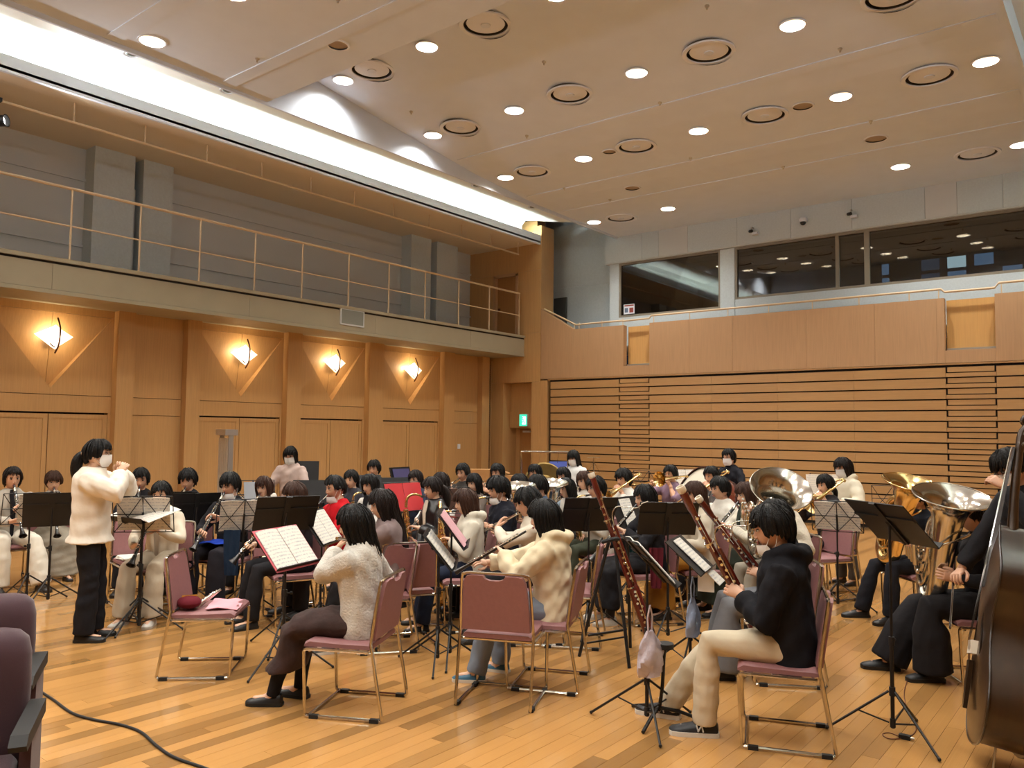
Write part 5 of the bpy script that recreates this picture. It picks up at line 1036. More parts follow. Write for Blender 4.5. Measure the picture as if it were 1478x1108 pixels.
cast('tb3', (1027, 687), 'trombonist behind the bass drum', 'with black hair playing trombone before the bass drum', 'trombone', top=fab('#4a4340'), hair='short', det=0, s=1.07)
cast('bc2', (1039, 705), 'bass clarinettist in the white top', 'in a white top with a silver necked bass clarinet', 'bass_clarinet', top=fab('#d0cbc0'), hair='short', bulk=.02)
cast('cl10', (1077, 714), 'clarinettist in the green pinafore', 'with a brown bob in a striped top and dark green pinafore', 'clarinet', **Fm, s=.98, top=mat('stripe', '#c9c3b2', .85, var=.18, vscale=22, stretch=(.3, 9, .3)), vest=fab('#363c33'), bottom=fab('#343a31'), leg='skirt', skirtlen=.12, hair='bob', hc='brown', bulk=.02)
# --- bassoons
cast('bn2', (1120, 746), 'bassoonist in grey trousers', 'in black and grey trousers playing bassoon beside the hooded bassoonist', 'bassoon', s=.98, top=fab('#1c1b1f'), bottom=fab('#6c6d70'), hair='short', legw=.03, tip=(.52, .02, 1.21), boot=(-.22, -.30, .26))
cast('bn1', (1114, 763), 'bassoonist in the black hoodie', 'in a black hoodie and cream trousers playing bassoon, mask under the chin', 'bassoon', s=1.06, det=2, top=fab('#131318'), hood=True, bottom=fab('#c9bda4'), hair='bowl', mask='chin', bulk=.032, hem=-.13, legw=.010, shoe='#17171a', sole='#d8d4ca', nlogo=True, shoelabel='black running shoe with a silver letter N', hs=1.06, lean=6, head=(12, 4, 0), feet={1: (.42, .12, .085), -1: (.66, -.12, .085)}, dyaw=4, tip=(.575, .12, 1.46), boot=(.0, -.25, .27))
# --- low brass
cast('tu1', (1128, 722), 'tuba player in the cream pullover', 'in a cream pullover behind a silver tuba', 'silver_tuba', s=.98, top=fab('#d3cab6', .9, True), bottom=fab('#8d8678'), hair='short', bulk=.04, itilt=(4, -40), ibase=(.24, .0, .60))
cast('tb4', (1191, 700), 'trombonist in the dark jumper', 'in a dark jumper playing trombone before printed sheets', 'trombone', **Fm, top=fab('#2e2b2d'), hair='tied', s=1.03, idir=(.9, .15, -.42))
cast('tu2', (1322, 718), 'tuba player with the brass tuba', 'in dark clothes behind a brass tuba', 'brass_tuba', s=1.0, top=fab('#1d2029'), bottom=fab('#1b1c22'), hair='short', itilt=(-2, -18), ibase=(.32, .04, .50), feet={1: (.40, .15, .085), -1: (.50, -.16, .085)})
cast('tu3', (1404, 744), 'tuba player with the upright silver tuba', 'in a black shirt and flared trousers behind an upright silver tuba', 'silver_tuba', s=1.02, top=fab('#171517'), bottom=fab('#1a181a'), hair='bowl', legw=.035, itilt=(-2, -18), ibase=(.30, -.02, .46), feet={1: (.36, .12, .085), -1: (.58, -.13, .085)}, shoe='#0b0a0b')
# --- standing percussionists
cast('p1', (419, 657), 'percussionist in the pinkish coat', 'standing masked in a pinkish grey coat behind a black stand', None, **Fm, stand=True, s=.92, top=fab('#b5a096'), bottom=fab('#6c6a70'), hair='bob', mask='on', bulk=.026, hem=-.25, head=(18, 0, 0), hands={1: (Vector((.32, .16, .92)), Vector((.9, -.2, -.2)), Vector((0, 0, -1))), -1: (Vector((.32, -.16, .92)), Vector((.9, .2, -.2)), Vector((0, 0, -1)))})
cast('p2', (828, 661), 'percussionist in white behind the blue folder', 'standing masked with long black hair in a white top', None, **Fm, stand=True, s=.895, top=fab('#d5d5d2'), bottom=fab('#2b2a2e'), hair='long', mask='on', bulk=.025, head=(14, 0, 0), hands={1: (Vector((.30, .14, .95)), Vector((.9, -.2, -.1)), Vector((0, 0, -1))), -1: (Vector((.30, -.14, .95)), Vector((.9, .2, -.1)), Vector((0, 0, -1)))})
cast('p3', (1052, 660), 'bass drummer', 'standing masked in a black shirt behind the bass drum', None, stand=True, s=.93, top=fab('#1b1c22'), bottom=fab('#2b2a2e'), hair='short', mask='on', sleeve=.2, head=(6, 0, 0), hands={1: (Vector((.30, .14, 1.02)), Vector((.9, -.2, .1)), Vector((0, 0, -1))), -1: (Vector((.28, -.10, 1.12)), Vector((.8, .2, .3)), Vector((0, 0, -1)))})
cast('p4', (1217, 675), 'percussionist in the cream hoodie', 'standing masked in a cream hoodie behind printed sheets', None, **Fm, stand=True, s=.90, top=fab('#d8cfb8'), bottom=fab('#56504a'), hood=True, hair='shag', hc='dark', mask='on', bulk=.035, head=(10, 0, 0), hands={1: (Vector((.26, .14, .98)), Vector((.9, -.2, .1)), Vector((0, 0, -1))), -1: (Vector((.26, -.14, .98)), Vector((.9, .2, .1)), Vector((0, 0, -1)))})
bp_ = cast('db', (1458, 676), 'double bass player', 'standing with glasses and a mask behind a double bass', None, stand=True, s=1.03, det=2, top=fab('#1a191c'), bottom=fab('#17161a'), hair='bowl', mask='on', glasses=True, bulk=.02, lean=12, head=(22, 8, 0), dyaw=10,
     hands={1: (Vector((.30, .20, 1.44)), Vector((.55, -.6, .55)), Vector((.3, -.8, 0))), -1: (Vector((.42, -.22, .80)), Vector((.6, .5, -.3)), Vector((.3, .4, -.7)))}, curl=(.7, .9, .6), feet={1: (.05, .14, .085), -1: (-.02, -.14, .085)})
for i, a in K.items(): pass
finish_remesh_done = False
# ================================================================ STANDS, SHEETS, SPARE CHAIRS, PERCUSSION, SMALL THINGS
def onz_x(u, v, x): r = ray(u, v); t = x / r[0]; return (x, r[1] * t, EYE + r[2] * t)
def dirto(a, b): return math.atan2(b[1] - a[1], b[0] - a[0])
def st(px, zd, kind, reader, label, tilt=.45, sheets=None, slabel=None, smat=None, dy=0.0, yaw=None):
    w = onz(px[0], px[1], zd); y = math.radians(yaw) if yaw is not None else dirto(w, K[reader]['loc']) + math.radians(dy)
    return stand(w, y, zd, kind, label, tilt, sheets, slabel, smat)
RED = mat('red_folder', '#b51f24', .5); BLUE = mat('blue_folder', '#2c3f8e', .5); PINKP = mat('pink_cover', '#c45a66', .6); INDIGO = mat('indigo_folder', '#3d3a63', .5)
GREYS = mat('grey_sheet', '#8f9296', .7)
st((44, 733), .93, 'wire', 'c1', 'black wire music stand before the clarinettist in white trousers', .35, SH1, 'cream sheet on the stand before the white trousers')
st((75, 735), .93, 'board', 'c2', 'black board music stand before the long grey skirt', .22)
st((207, 742), 1.0, 'wire', 'c5', 'black wire music stand before the cream cardigan', .30, SH2, 'pair of tan sheets before the cream cardigan')
st((284, 734), .91, 'board', 'c6', 'black board music stand before the player in black by the bells', .22)
st((250, 732), .92, 'board', 'c6', 'black board music stand overlapping the sheets of the cream cardigan', .22)
T_c7 = st((352, 744), .93, 'wire', 'c7', 'black wire music stand before the clarinettist with glasses', .30, SH2, 'pair of tan sheets before the clarinettist with glasses')
st((366, 713), .98, 'wire', 'c8', 'black wire music stand behind the pair of tan sheets', .3, SH1, 'small grey sheet beside the lettered sweatshirt', GREYS)
st((413, 741), 1.07, 'board', 'c10', 'black folder stand beside the lettered sweatshirt', .55, dy=20)
t = st((413, 790), .88, 'board', 'fl1', 'black stand carrying the red edged score before the fluffy sweater', .70, [(-.235, -.004, -.17, .16, .016), (.004, .235, -.17, .16, .016)], 'open red edged music score before the fluffy sweater', yaw=16)
w_ = onz(413, 790, .88); b_ = Matrix.Translation((w_[0], w_[1], 0)) @ Matrix.Rotation(t.rotation_euler.z, 4, 'Z') @ Matrix.Translation((0, 0, .88)) @ Matrix.Rotation(-.70, 4, 'Y')
link('score_cover', MB().box((0, 0, 0), (.004, .50, .36)).mesh('score_cover', PINKP, 0), mtx=b_ @ Matrix.Translation((.006, 0, -.005)), label='open red score cover under the pages before the fluffy sweater', cat='folder')
st((465, 760), .92, 'board', 'fl2', 'black stand with a white sheet before the very long hair', .62, SH2, 'white sheets before the player with very long hair', yaw=30)
st((436, 681), 1.10, 'board', 'p1', 'tall black board stand before the percussionist in the pinkish coat', .20)
st((452, 712), .95, 'board', 'ob1', 'black board stand behind the oboist in red', .25, yaw=-40)
st((524, 703), .98, 'board', 'b1', 'black board stand between the charcoal top and the white collar', .3, yaw=-30)
st((568, 706), .93, 'board', 'b3', 'black board stand behind the red folder', .3, yaw=-20)
st((583, 717), 1.03, 'wire', 'sx1', 'black wire stand carrying the red folder', .35, [(-.24, -.003, -.16, .15, .01), (.003, .24, -.16, .15, .01)], 'red folder open on the stand before the leather jacket', RED)
st((580, 690), 1.05, 'board', 'b4', 'black stand with an indigo folder near the wood wall', .3, [(-.2, .2, -.14, .14, .0)], 'indigo folder near the wood wall', INDIGO, yaw=10)
st((646, 722), .95, 'wire', 'sx0', 'wire stand between the leather jacket and the pale hoodie', .35, SH1, 'brown sheet between leather jacket and pale hoodie', mat('brown_sheet', '#75605a', .7))
st((634, 792), .86, 'board', 'fl3', 'black stand with white sheets before the flautist with the bowl haircut', .68, SH2, 'white sheets on the tilted stand before the bowl haircut', yaw=40)
st((652, 762), 1.0, 'board', 'sx2', 'black stand with pink edged sheets before the pale hoodie', .65, SH2, 'pink edged sheets before the pale hoodie', mat('pink_sheet', '#c99aa0', .7), yaw=40)
st((815, 680), 1.12, 'board', 'p2', 'tall stand with a blue folder before the percussionist in white', .28, [(-.25, .25, -.19, .16, .006)], 'wide blue folder before the percussionist in white', BLUE)
st((799, 718), .95, 'board', 'r7', 'black board stand beside the grey denim jacket', .3, dy=8)
st((850, 742), 1.03, 'board', 'sx4', 'black stand before the saxophonist in olive trousers', .45, SH1, 'white sheet over the stand before olive trousers', dy=25)
T_cl9 = st((906, 740), .95, 'board', 'cl9', 'black stand before the clarinettist in the black dress', .40, SH1, 'white strip of music before the black dress', dy=40)
T_bc1 = st((964, 748), 1.03, 'board', 'bc1', 'black stand before the bass clarinettist in the mustard skirt', .55, SH1, 'white sheet before the mustard skirt', dy=25)
T_bn1 = st((934, 808), .98, 'board', 'bn1', 'black stand hung with a plastic bag before the black hoodie', .75, SH2, 'long white music sheets before the black hoodie', yaw=42)
T_bn2 = st((996, 800), .86, 'board', 'bn2', 'black stand with hanging mask before the grey trousers', .85, [(-.11, .105, -.30, .145, .006)], 'white music sheet folded over the stand by the bassoons', yaw=14)
st((1208, 745), .93, 'wire', 'tu2', 'black stand with two white sheets before the brass tuba', .30, SH2, 'pair of white sheets seen through the stand by the brass tuba', yaw=98)
w = onz(1289, 1063); stand(w, math.radians(53), 1.24, 'board', 'tall black board stand on the open floor before the double bass', .78)
st((1192, 698), 1.0, 'wire', 'tb4', 'wire stand with printed sheets behind the trombonist in the dark jumper', .2, SH3, 'row of printed sheets by the percussionist in cream', yaw=-45)
st((990, 690), 1.0, 'wire', 'tb2', 'wire stand with pale sheets by the mauve top', .3, SH2, 'pale sheets beside the mauve top', yaw=-40)
st((936, 694), 1.0, 'wire', 'tb1', 'bare wire stand beside the trombonist in the white shirt', .3)
st((1290, 720), .98, 'wire', 'tu2', 'bare wire stand behind the brass tuba', .3)
# conductor's stand, desk laid almost flat
w = onz(199, 906); cs = stand(w, dirto(w, K['cond']['loc']), .98, 'board', 'slim black conductor stand with its desk laid nearly flat', 1.30, [(-.33, -.002, -.16, .16, .022), (.002, .33, -.16, .16, .022)], 'large open score on the conductor stand')
# spare chairs
def spare(px, yaw, label): w = onz(*px); return chair(w, math.radians(yaw), label), w
ca, wa = spare((203, 872), -12, 'mauve chair with a pile of papers behind the conductor stand')
cb, wb_ = spare((300, 966), 44, 'mauve chair holding a pink cloth and a red pouch')
cc, wc = spare((408, 872), -5, 'mauve chair with a white piccolo behind the red edged score')
cd, wdd = spare((727, 1004), 114, 'empty mauve chair with its back turned, before the cream hoodie')
spare((822, 925), 208, 'empty mauve chair beside the oboist in the cream hoodie')
spare((622, 893), 205, 'empty mauve chair behind the player with very long hair')
spare((1186, 862), 240, 'empty mauve chair beside the stand with two white sheets')
spare((578, 925), 150, 'empty mauve chair with a white tissue beside the fluffy sweater')
RZ = lambda a: Matrix.Rotation(math.radians(a), 4, 'Z')
def on_chair(w, yaw, x, y, rz=0, z=.461): return Matrix.Translation((w[0], w[1], 0)) @ RZ(yaw) @ Matrix.Translation((x, y, z)) @ RZ(rz)
pp = thing('paper_pile', 'white papers piled on the mauve chair behind the conductor stand', 'papers', mtx=on_chair(wa, -12, .02, 0))
for i in range(6): MB().box((0, 0, .003 + i * .004), (.30, .42, .003)).build('sheet', PAPER, pp, 0).rotation_euler = (0, 0, random.uniform(-.25, .25))
def cloth(name, label, mtx, w, d, mt, amp=.012, drop=0.0, cat='cloth'):
    n = 18; V = []; rs = random.Random(len(label)); a, b = rs.uniform(0, 6), rs.uniform(0, 6)
    for k in (1, 0):
        for i in range(n):
            for j in range(n):
                x, y = (i / (n - 1) - .5) * w, (j / (n - 1) - .5) * d
                V.append((x, y, amp * (1.1 + math.sin(x * 40 + a + 3 * math.sin(y * 14 + b)) * .5 + .4 * math.sin(y * 33 + b)) + .004 * k - drop * max(0, x - w * .2)))
    F = []
    for k in (0, 1):
        for i in range(n - 1):
            for j in range(n - 1): o = k * n * n + i * n + j; F.append((o, o + 1, o + n + 1, o + n))
    rim = [i * n for i in range(n)] + [(n - 1) * n + j for j in range(1, n)] + [i * n + n - 1 for i in range(n - 2, -1, -1)] + [j for j in range(n - 2, 0, -1)]
    for q, r in zip(rim, rim[1:] + rim[:1]): F.append((q, r, r + n * n, q + n * n))
    me = MB().add(V, F).mesh(name, mt, 70); return link(name, me, mtx=mtx, label=label, cat=cat)
cloth('pink_cloth', 'folded pale pink cloth on the front of the spare chair', on_chair(wb_, 44, .11, 0, 4), .22, .34, fab('#e5a4ae'), .008, .25)
pc = thing('pouch', 'small burgundy pouch against the backrest of the spare chair', 'pouch', mtx=on_chair(wb_, 44, -.12, -.10, 20)); MB().sphere((0, 0, .045), (.085, .10, .045), 16, 10).build('bag', fab('#5c1420'), pc); MB().box((0, 0, .09), (.10, .015, .012)).build('zip', GOLD, pc, 0)
for k, (x, y, r) in enumerate(((-.04, -.02, 35), (-.02, .04, 50))):
    f = thing('piccolo', 'short shiny silver piccolo joints beside the burgundy pouch', 'piccolo', mtx=on_chair(wb_, 44, x, y, r, .50) @ Matrix.Rotation(-.5, 4, 'Y'), group='piccolo joints'); MB().lathe([(.009, -.10), (.011, -.09), (.010, .0), (.011, .01), (.009, .11)], 12, axis=(1, 0, 0)).build('tube', SILVER, f); km = MB(); keys(km, -.07, .09, 7, .008, .009, k, 1); km.build('keywork', SILVER, f)
f = thing('piccolo', 'slim ivory white piccolo across the chair behind the red edged score', 'piccolo', mtx=on_chair(wc, -5, .02, 0, 60, .475)); MB().lathe([(.011, -.22), (.013, -.21), (.012, 0), (.013, .02), (.011, .20)], 12, axis=(1, 0, 0)).build('tube', IVORY, f); km = MB(); keys(km, -.1, .18, 9, .009, .011, 7, 1); km.build('keywork', SILVER, f)
# bottle
w = onz(407, 973); bt_ = thing('water_bottle', 'clear plastic water bottle with a teal cap on the floor', 'bottle', w)
PET = glassmat('clear_plastic', (.90, .94, .96), 1.45, .08)
MB().lathe([(.001, .0), (.030, .0), (.033, .01), (.033, .06), (.030, .07), (.033, .08), (.033, .14), (.025, .165), (.013, .185), (.012, .195)], 18, cap=False).build('body', PET, bt_); MB().lathe([(.014, .19), (.015, .193), (.015, .212), (.001, .213)], 14).build('cap', mat('teal_cap', '#3d9aa8', .4), bt_); MB().lathe([(.0335, .085), (.0335, .13)], 18, cap=False).build('label_band', mat('bottle_label', '#c9d6e2', .5), bt_)
# cables
def cable(label, pts, r, mt): MB().tube(smoothpath([(*onz(*p)[:2], r) for p in pts], 6), r, 8).build('cable', mt, None, 60, label=label, category='cable')
cable('black cable snaking over the floor from the plum seats', [(20, 985), (48, 994), (75, 1010), (103, 1030), (135, 1040), (172, 1047), (203, 1058), (226, 1078), (252, 1095), (300, 1112), (340, 1130)], .008, RUBBER)
cable('thin brown pickup cable by the double bass', [(1312, 975), (1305, 1000), (1310, 1025), (1322, 1048), (1318, 1060), (1302, 1066), (1282, 1066), (1274, 1060), (1284, 1058), (1300, 1064)], .003, mat('brown_wire', '#6b3a1c', .6))
w = onz(1306, 1066); pb_ = thing('pickup_box', 'tiny black pickup box at the end of the brown cable', 'electronics', w); MB().box((0, 0, .012), (.06, .035, .024)).build('case', RUBBER, pb_, 0); MB().lathe([(.006, 0), (.006, .02)], 8, (.03, 0, .012), (1, 0, 0)).build('jack', ALU, pb_)
# plum auditorium seats
PLUM = mat('plum_fabric', '#3d232b', .85, bump=.2, bscale=300, sheen=.2, var=.06, vscale=10)
def aseat(loc, yaw, label):
    t = thing('auditorium_seat', label, 'seat', (loc[0], loc[1], 0), math.radians(yaw))
    def pad(n, rings): MB().rings(rings).build(n, PLUM, t, 50)
    def rr(c, hw, hd, ax='z'):
        pts = []
        for a in np.linspace(0, 2 * PI, 20, endpoint=False):
            ca_, sa_ = math.cos(a), math.sin(a); q = lambda v: math.copysign(abs(v) ** .5, v); pts.append((c[0] + hd * q(ca_), c[1] + hw * q(sa_), c[2]))
        return pts
    pad('backrest', [rr((-.14 - k * .012, 0, z), hw, hd) for k, (z, hw, hd) in enumerate(((.36, .21, .03), (.38, .235, .06), (.50, .24, .065), (.70, .245, .07), (.82, .24, .075), (.88, .225, .07), (.91, .19, .05), (.92, .14, .02)))])
    pad('seat_cushion', [rr((.06, 0, z), hw, hd) for z, hw, hd in ((.33, .19, .20), (.345, .225, .235), (.43, .23, .24), (.45, .215, .225), (.455, .15, .16))])
    for sd in (-1, 1):
        MB().prism([(-.22, .05), (.16, .05), (.20, .0), (-.26, .0)], 1, sd * .27 - .02, sd * .27 + .02).build('foot', BLACKM, t, 0)
        MB().prism([(-.16, .05), (.10, .05), (.06, .56), (-.14, .58)], 1, sd * .27 - .02, sd * .27 + .02).build('side_panel', PLUM, t, 0)
        MB().prism([(-.18, .58), (.22, .565), (.24, .59), (.20, .62), (-.18, .635)], 1, sd * .27 - .03, sd * .27 + .03).build('armrest', RUBBER, t, 0)
w = onz(-42, 872, .92); aseat(w, -141.7 + 90 + 22, 'plum auditorium seat at the end of the far row'); w = onz(-70, 930, .92); aseat(w, -141.7 + 90 + 22, 'plum auditorium seat with a black armrest beside the cable')
def at_depth(u, v, d):
    r = ray(u, v); return Vector((0, 0, EYE)) + Vector(r) * d
# ---- double bass
def bass_part():
    V = [(0, .02), (.12, .10), (.24, .225), (.30, .245), (.38, .235), (.44, .195), (.50, .165), (.57, .16), (.63, .175), (.70, .215), (.82, .30), (.92, .335), (1.02, .325), (1.10, .26), (1.14, .14), (1.15, .02)]
    # V: distance from shoulders down, half width
    return V
DBW = mat('bass_varnish', '#33200e', .34, var=.25, vscale=3, stretch=(4, 4, .7), coat=.35); DBB = mat('bass_edge', '#1a0f08', .3, coat=.4)
def double_bass(base, top, faceyaw):
    """base: endpin on the floor, top: scroll"""
    a, b = Vector(base), Vector(top); z = (b - a).normalized(); x = Vector((math.cos(faceyaw), math.sin(faceyaw), 0)); x = (x - z * x.dot(z)).normalized(); y = z.cross(x)
    t = thing('double_bass', 'dark brown double bass leaning on the masked player', 'double bass', mtx=Matrix.Translation(a) @ Matrix(((x.x, y.x, z.x, 0), (x.y, y.y, z.y, 0), (x.z, y.z, z.z, 0), (0, 0, 0, 1))))
    pr = bass_part(); n = len(pr); zt = 1.30; hd = .10
    L_ = [(-w_, zt - s_) for s_, w_ in pr]; R_ = [(w_, zt - s_) for s_, w_ in pr]; out = L_ + R_[::-1]
    out = [(p.x, p.z) for p in smoothpath([(q[0], 0, q[1]) for q in out + out[:1]], 3)][:-1]; k = len(out)
    rib = MB(); rib.rings([[(-hd, p[0], p[1]) for p in out], [(hd, p[0], p[1]) for p in out]], True, False); rib.build('ribs', DBW, t, 50)
    for sx, nm in ((1, 'top_plate'), (-1, 'back_plate')):
        m = MB(); R = []
        for f, h in ((1.03, 0), (1.02, .006), (.93, .010), (.7, .028), (.4, .040), (.1, .045)): R.append([(sx * (hd + h), p[0] * f, .72 + (p[1] - .72) * (1 - (1 - f) * .75)) for p in out])
        m.rings(R); m.build(nm, DBW, t, 60)
        e = MB().tube([(sx * (hd + .003), p[0] * 1.03, .72 + (p[1] - .72) * 1.022) for p in out], .006, 6, close=True); e.build('edge_binding', DBB, t)
    MB().tube(smoothpath([(.03, 0, 1.22), (.04, 0, 1.34), (.05, 0, 1.55), (.05, 0, 1.75)], 3), [.045, .036, .030, .027, .025, .024, .023, .022, .021, .021], 12).build('neck', DBW, t)
    MB().add([(.13, -.045, .95), (.13, .045, .95), (.075, .022, 1.76), (.075, -.022, 1.76), (.155, -.03, .95), (.155, .03, .95), (.085, .014, 1.76), (.085, -.014, 1.76)], [(0, 1, 2, 3), (4, 7, 6, 5), (0, 4, 5, 1), (1, 5, 6, 2), (2, 6, 7, 3), (3, 7, 4, 0)]).build('fingerboard', DBB, t, 0)
    MB().box((.155, 0, .62), (.035, .14, .07)).build('bridge', IVORY, t, 0); MB().prism([(-.02, .30), (.02, .30), (.05, .55), (-.05, .55)], 0, .15, .17).build('tailpiece', DBB, t, 0)
    for i in range(4): MB().tube([(.165, (i - 1.5) * .02, .54), (.178, (i - 1.5) * .028, .655), (.09, (i - 1.5) * .009, 1.76)], .0012, 4).build('string', SILVER, t)
    MB().tube(smoothpath([(.05, 0, 1.74), (.04, 0, 1.86), (.0, 0, 1.92), (.03, 0, 1.95), (.05, 0, 1.92), (.035, 0, 1.90)], 3), [.022, .024, .026, .026, .026, .025, .024, .022, .022, .020, .02, .018, .016, .014, .012, .01], 10).build('scroll', DBW, t)
    for i in range(4): MB().tube([(.04, -.06 if i % 2 else .06, 1.78 + i * .03), (.04, 0, 1.78 + i * .03)], .006, 6).build('tuning_peg', ALU, t)
    MB().tube([(0, 0, 0), (0, 0, .16)], .006, 8).build('endpin', ALU, t)
    for sy in (-1, 1): MB().tube(smoothpath([(.13, sy * .10, .82), (.135, sy * .08, .76), (.135, sy * .13, .62), (.13, sy * .11, .57)], 3), .007, 5).build('f_hole', DBB, t)
    return t
e = Vector(onz(1432, 1122)); pl_ = Vector(K['db']['loc']); tp = Vector(at_depth(1492, 600, 4.55))
dv = (tp - e).normalized(); double_bass(e, e + dv * 1.9, math.radians(196))
bw = thing('bass_bow', 'dark bow held low beside the double bass', 'bow', mtx=K['db']['RM'] @ Matrix.Translation((.46, -.16, .78)) @ RZ(62) @ Matrix.Rotation(.25, 4, 'Y'))
MB().tube(smoothpath([(-.12, 0, 0), (0, 0, .0), (.3, 0, -.012), (.58, 0, .0), (.62, 0, -.02)], 3), .0055, 6).build('stick', DBB, bw); MB().box((.26, 0, -.024), (.66, .010, .002)).build('hair_ribbon', IVORY, bw, 0); MB().box((-.05, 0, -.014), (.05, .014, .02)).build('frog', DBB, bw, 0)
# ---- percussion at the back
g = at_depth(327, 625, 10.9); tb_ = thing('tubular_bells', 'chrome tubular bells hanging in a tall frame by the wood doors', 'tubular bells', (g.x, g.y, 0), math.atan2(g.y, g.x) - PI / 2 + .16)
for sy in (-.36, .36): MB().bb(-.03, .03, sy - .02, sy + .02, .05, 1.72).build('frame_post', ALU, tb_, 0); MB().bb(-.28, .28, sy - .03, sy + .03, .0, .06).build('foot', BLACKM, tb_, 0)
MB().bb(-.08, .08, -.40, .40, 1.66, 1.74).build('top_rail', ALU, tb_, 0)
tm = MB().tube([(0, 0, 0), (0, 0, -1.0)], .019, 10).mesh('bell_tube', mat('polished_tube', '#d6d4d0', .28, metal=.85))
for i in range(9): o = link('bell_tube', tm, tb_, ((-.03, .03)[i % 2], -.32 + i * .08, 1.62)); o.scale = (1, 1, 1.35 - i * .05)
MB().bb(-.05, .05, -.34, .34, .16, .20).build('lower_rail', BLACKM, tb_, 0)
pw = K['p1']['loc']; fx, fy = math.cos(K['p1']['yaw']), math.sin(K['p1']['yaw'])
vx = thing('vibraphone', 'vibraphone with gold resonators before the percussionist in the pinkish coat', 'vibraphone', (pw[0] + fx * .62, pw[1] + fy * .62, 0), K['p1']['yaw'])
for i in range(22):
    ln = .42 - i * .008; MB().box((0, -.62 + i * .058, .86), (ln, .046, .014)).build('bar', ALU, vx, 0); MB().tube([(0, -.62 + i * .058, .83), (0, -.62 + i * .058, .42 + i * .014)], .019, 8).build('resonator', GOLD, vx)
for sy in (-.70, .70): MB().bb(-.26, .26, sy - .02, sy + .02, .70, .84).build('end_frame', BLACKM, vx, 0); MB().tube([(-.2, sy, .7), (-.24, sy, .05)], .018, 8).build('leg', BLACKM, vx); MB().tube([(.2, sy, .7), (.24, sy, .05)], .018, 8).build('leg', BLACKM, vx)
for sx in (-.2, .2): MB().bb(sx - .015, sx + .015, -.70, .70, .79, .83).build('rail', BLACKM, vx, 0)
for sx in (-.24, .24):
    for sy in (-.7, .7): MB().lathe([(.03, -.012), (.03, .012)], 12, (sx, sy, .03), (0, 1, 0)).build('caster', RUBBER, vx)
g = at_depth(786, 655, 12.3); gs = thing('gong_stand', 'chrome tube gong frame behind the trumpeters', 'stand', (g.x, g.y, 0), math.radians(-52))
MB().tube(smoothpath([(0, -.36, .05), (0, -.36, 1.2), (0, -.36, 1.42), (0, -.33, 1.45), (0, 0, 1.45), (0, .33, 1.45), (0, .36, 1.42), (0, .36, 1.2), (0, .36, .05)], 3), .014, 8).build('frame', CHROME, gs)
for sy in (-.36, .36): MB().tube([(-.25, sy, .03), (.25, sy, .03)], .014, 8).build('foot', CHROME, gs); MB().tube([(0, sy * .6, 1.45), (0, sy * .55, 1.28)], .003, 5).build('cord', RUBBER, gs)
gg = thing('gong', 'round bronze gong hanging in the chrome frame', 'gong', (g.x, g.y, .98), math.radians(-52)); MB().lathe([(.30, -.04), (.31, .0), (.29, .015), (.12, .02), (.10, .035), (.001, .04)], 32, (0, 0, 0), (1, 0, 0)).build('disc', mat('gong_bronze', '#7d6638', .4, metal=.8, var=.2, vscale=6), gg)
g = Vector(K['p3']['loc']); fx, fy = math.cos(K['p3']['yaw']), math.sin(K['p3']['yaw'])
bd = thing('bass_drum', 'red brown concert bass drum tilted on its stand', 'drum', mtx=Matrix.Translation((g.x + fx * .62, g.y + fy * .62, .80)) @ Matrix.Rotation(K['p3']['yaw'], 4, 'Z') @ Matrix.Rotation(math.radians(62), 4, 'Y') @ Matrix.Rotation(math.radians(18), 4, 'X'))
MB().lathe([(.42, -.20), (.42, .20)], 40, cap=False).build('shell', mat('drum_shell', '#6b2f1c', .3, coat=.5, var=.1, vscale=5, stretch=(1, 1, 6)), bd)
for zz in (-.21, .21): MB().lathe([(.42, zz - .025), (.44, zz - .025), (.44, zz + .025), (.42, zz + .025)], 40, cap=False).build('hoop', mat('drum_hoop', '#3a1a10', .35, coat=.4), bd); MB().lathe([(.001, zz), (.425, zz)], 40, cap=False).build('drum_head', mat('drum_head', '#d8d0bc', .7), bd)
for k in range(10): a = 2 * PI * k / 10; MB().tube([(.435 * math.cos(a), .435 * math.sin(a), -.20), (.435 * math.cos(a), .435 * math.sin(a), .20)], .006, 6).build('tension_rod', CHROME, bd)
ds = thing('drum_stand', 'low chrome cradle carrying the bass drum', 'stand', (g.x + fx * .62, g.y + fy * .62, 0), K['p3']['yaw'])
for sx in (-1, 1):
    for sy in (-1, 1): MB().tube([(sx * .30, sy * .30, .02), (sx * .22, sy * .26, .42)], .014, 8).build('leg', CHROME, ds)
MB().tube([(.22 * math.cos(a), .34 * math.sin(a), .40) for a in np.linspace(0, 2 * PI, 20, endpoint=False)], .014, 8, close=True).build('ring', CHROME, ds)
g = at_depth(857, 668, 12.0); ts = thing('triangle_stand', 'small chrome stand with a hanging triangle', 'triangle', (g.x, g.y, 0), math.radians(-40))
MB().tube([(0, 0, .25), (0, 0, 1.38)], .010, 8).build('pole', CHROME, ts); MB().tube([(0, -.10, 1.38), (0, .10, 1.38)], .008, 6).build('crossbar', CHROME, ts); MB().tube([(0, -.09, 1.16), (0, .09, 1.16), (0, 0, 1.32), (0, -.075, 1.19)], .006, 6).build('triangle', CHROME, ts)
for k in range(3): a = 2 * PI * k / 3; MB().tube([(0, 0, .26), (.28 * math.cos(a), .28 * math.sin(a), .012)], .009, 6).build('leg', CHROME, ts)
CARD = mat('cardboard', '#9a6f3f', .85, var=.05, vscale=6)
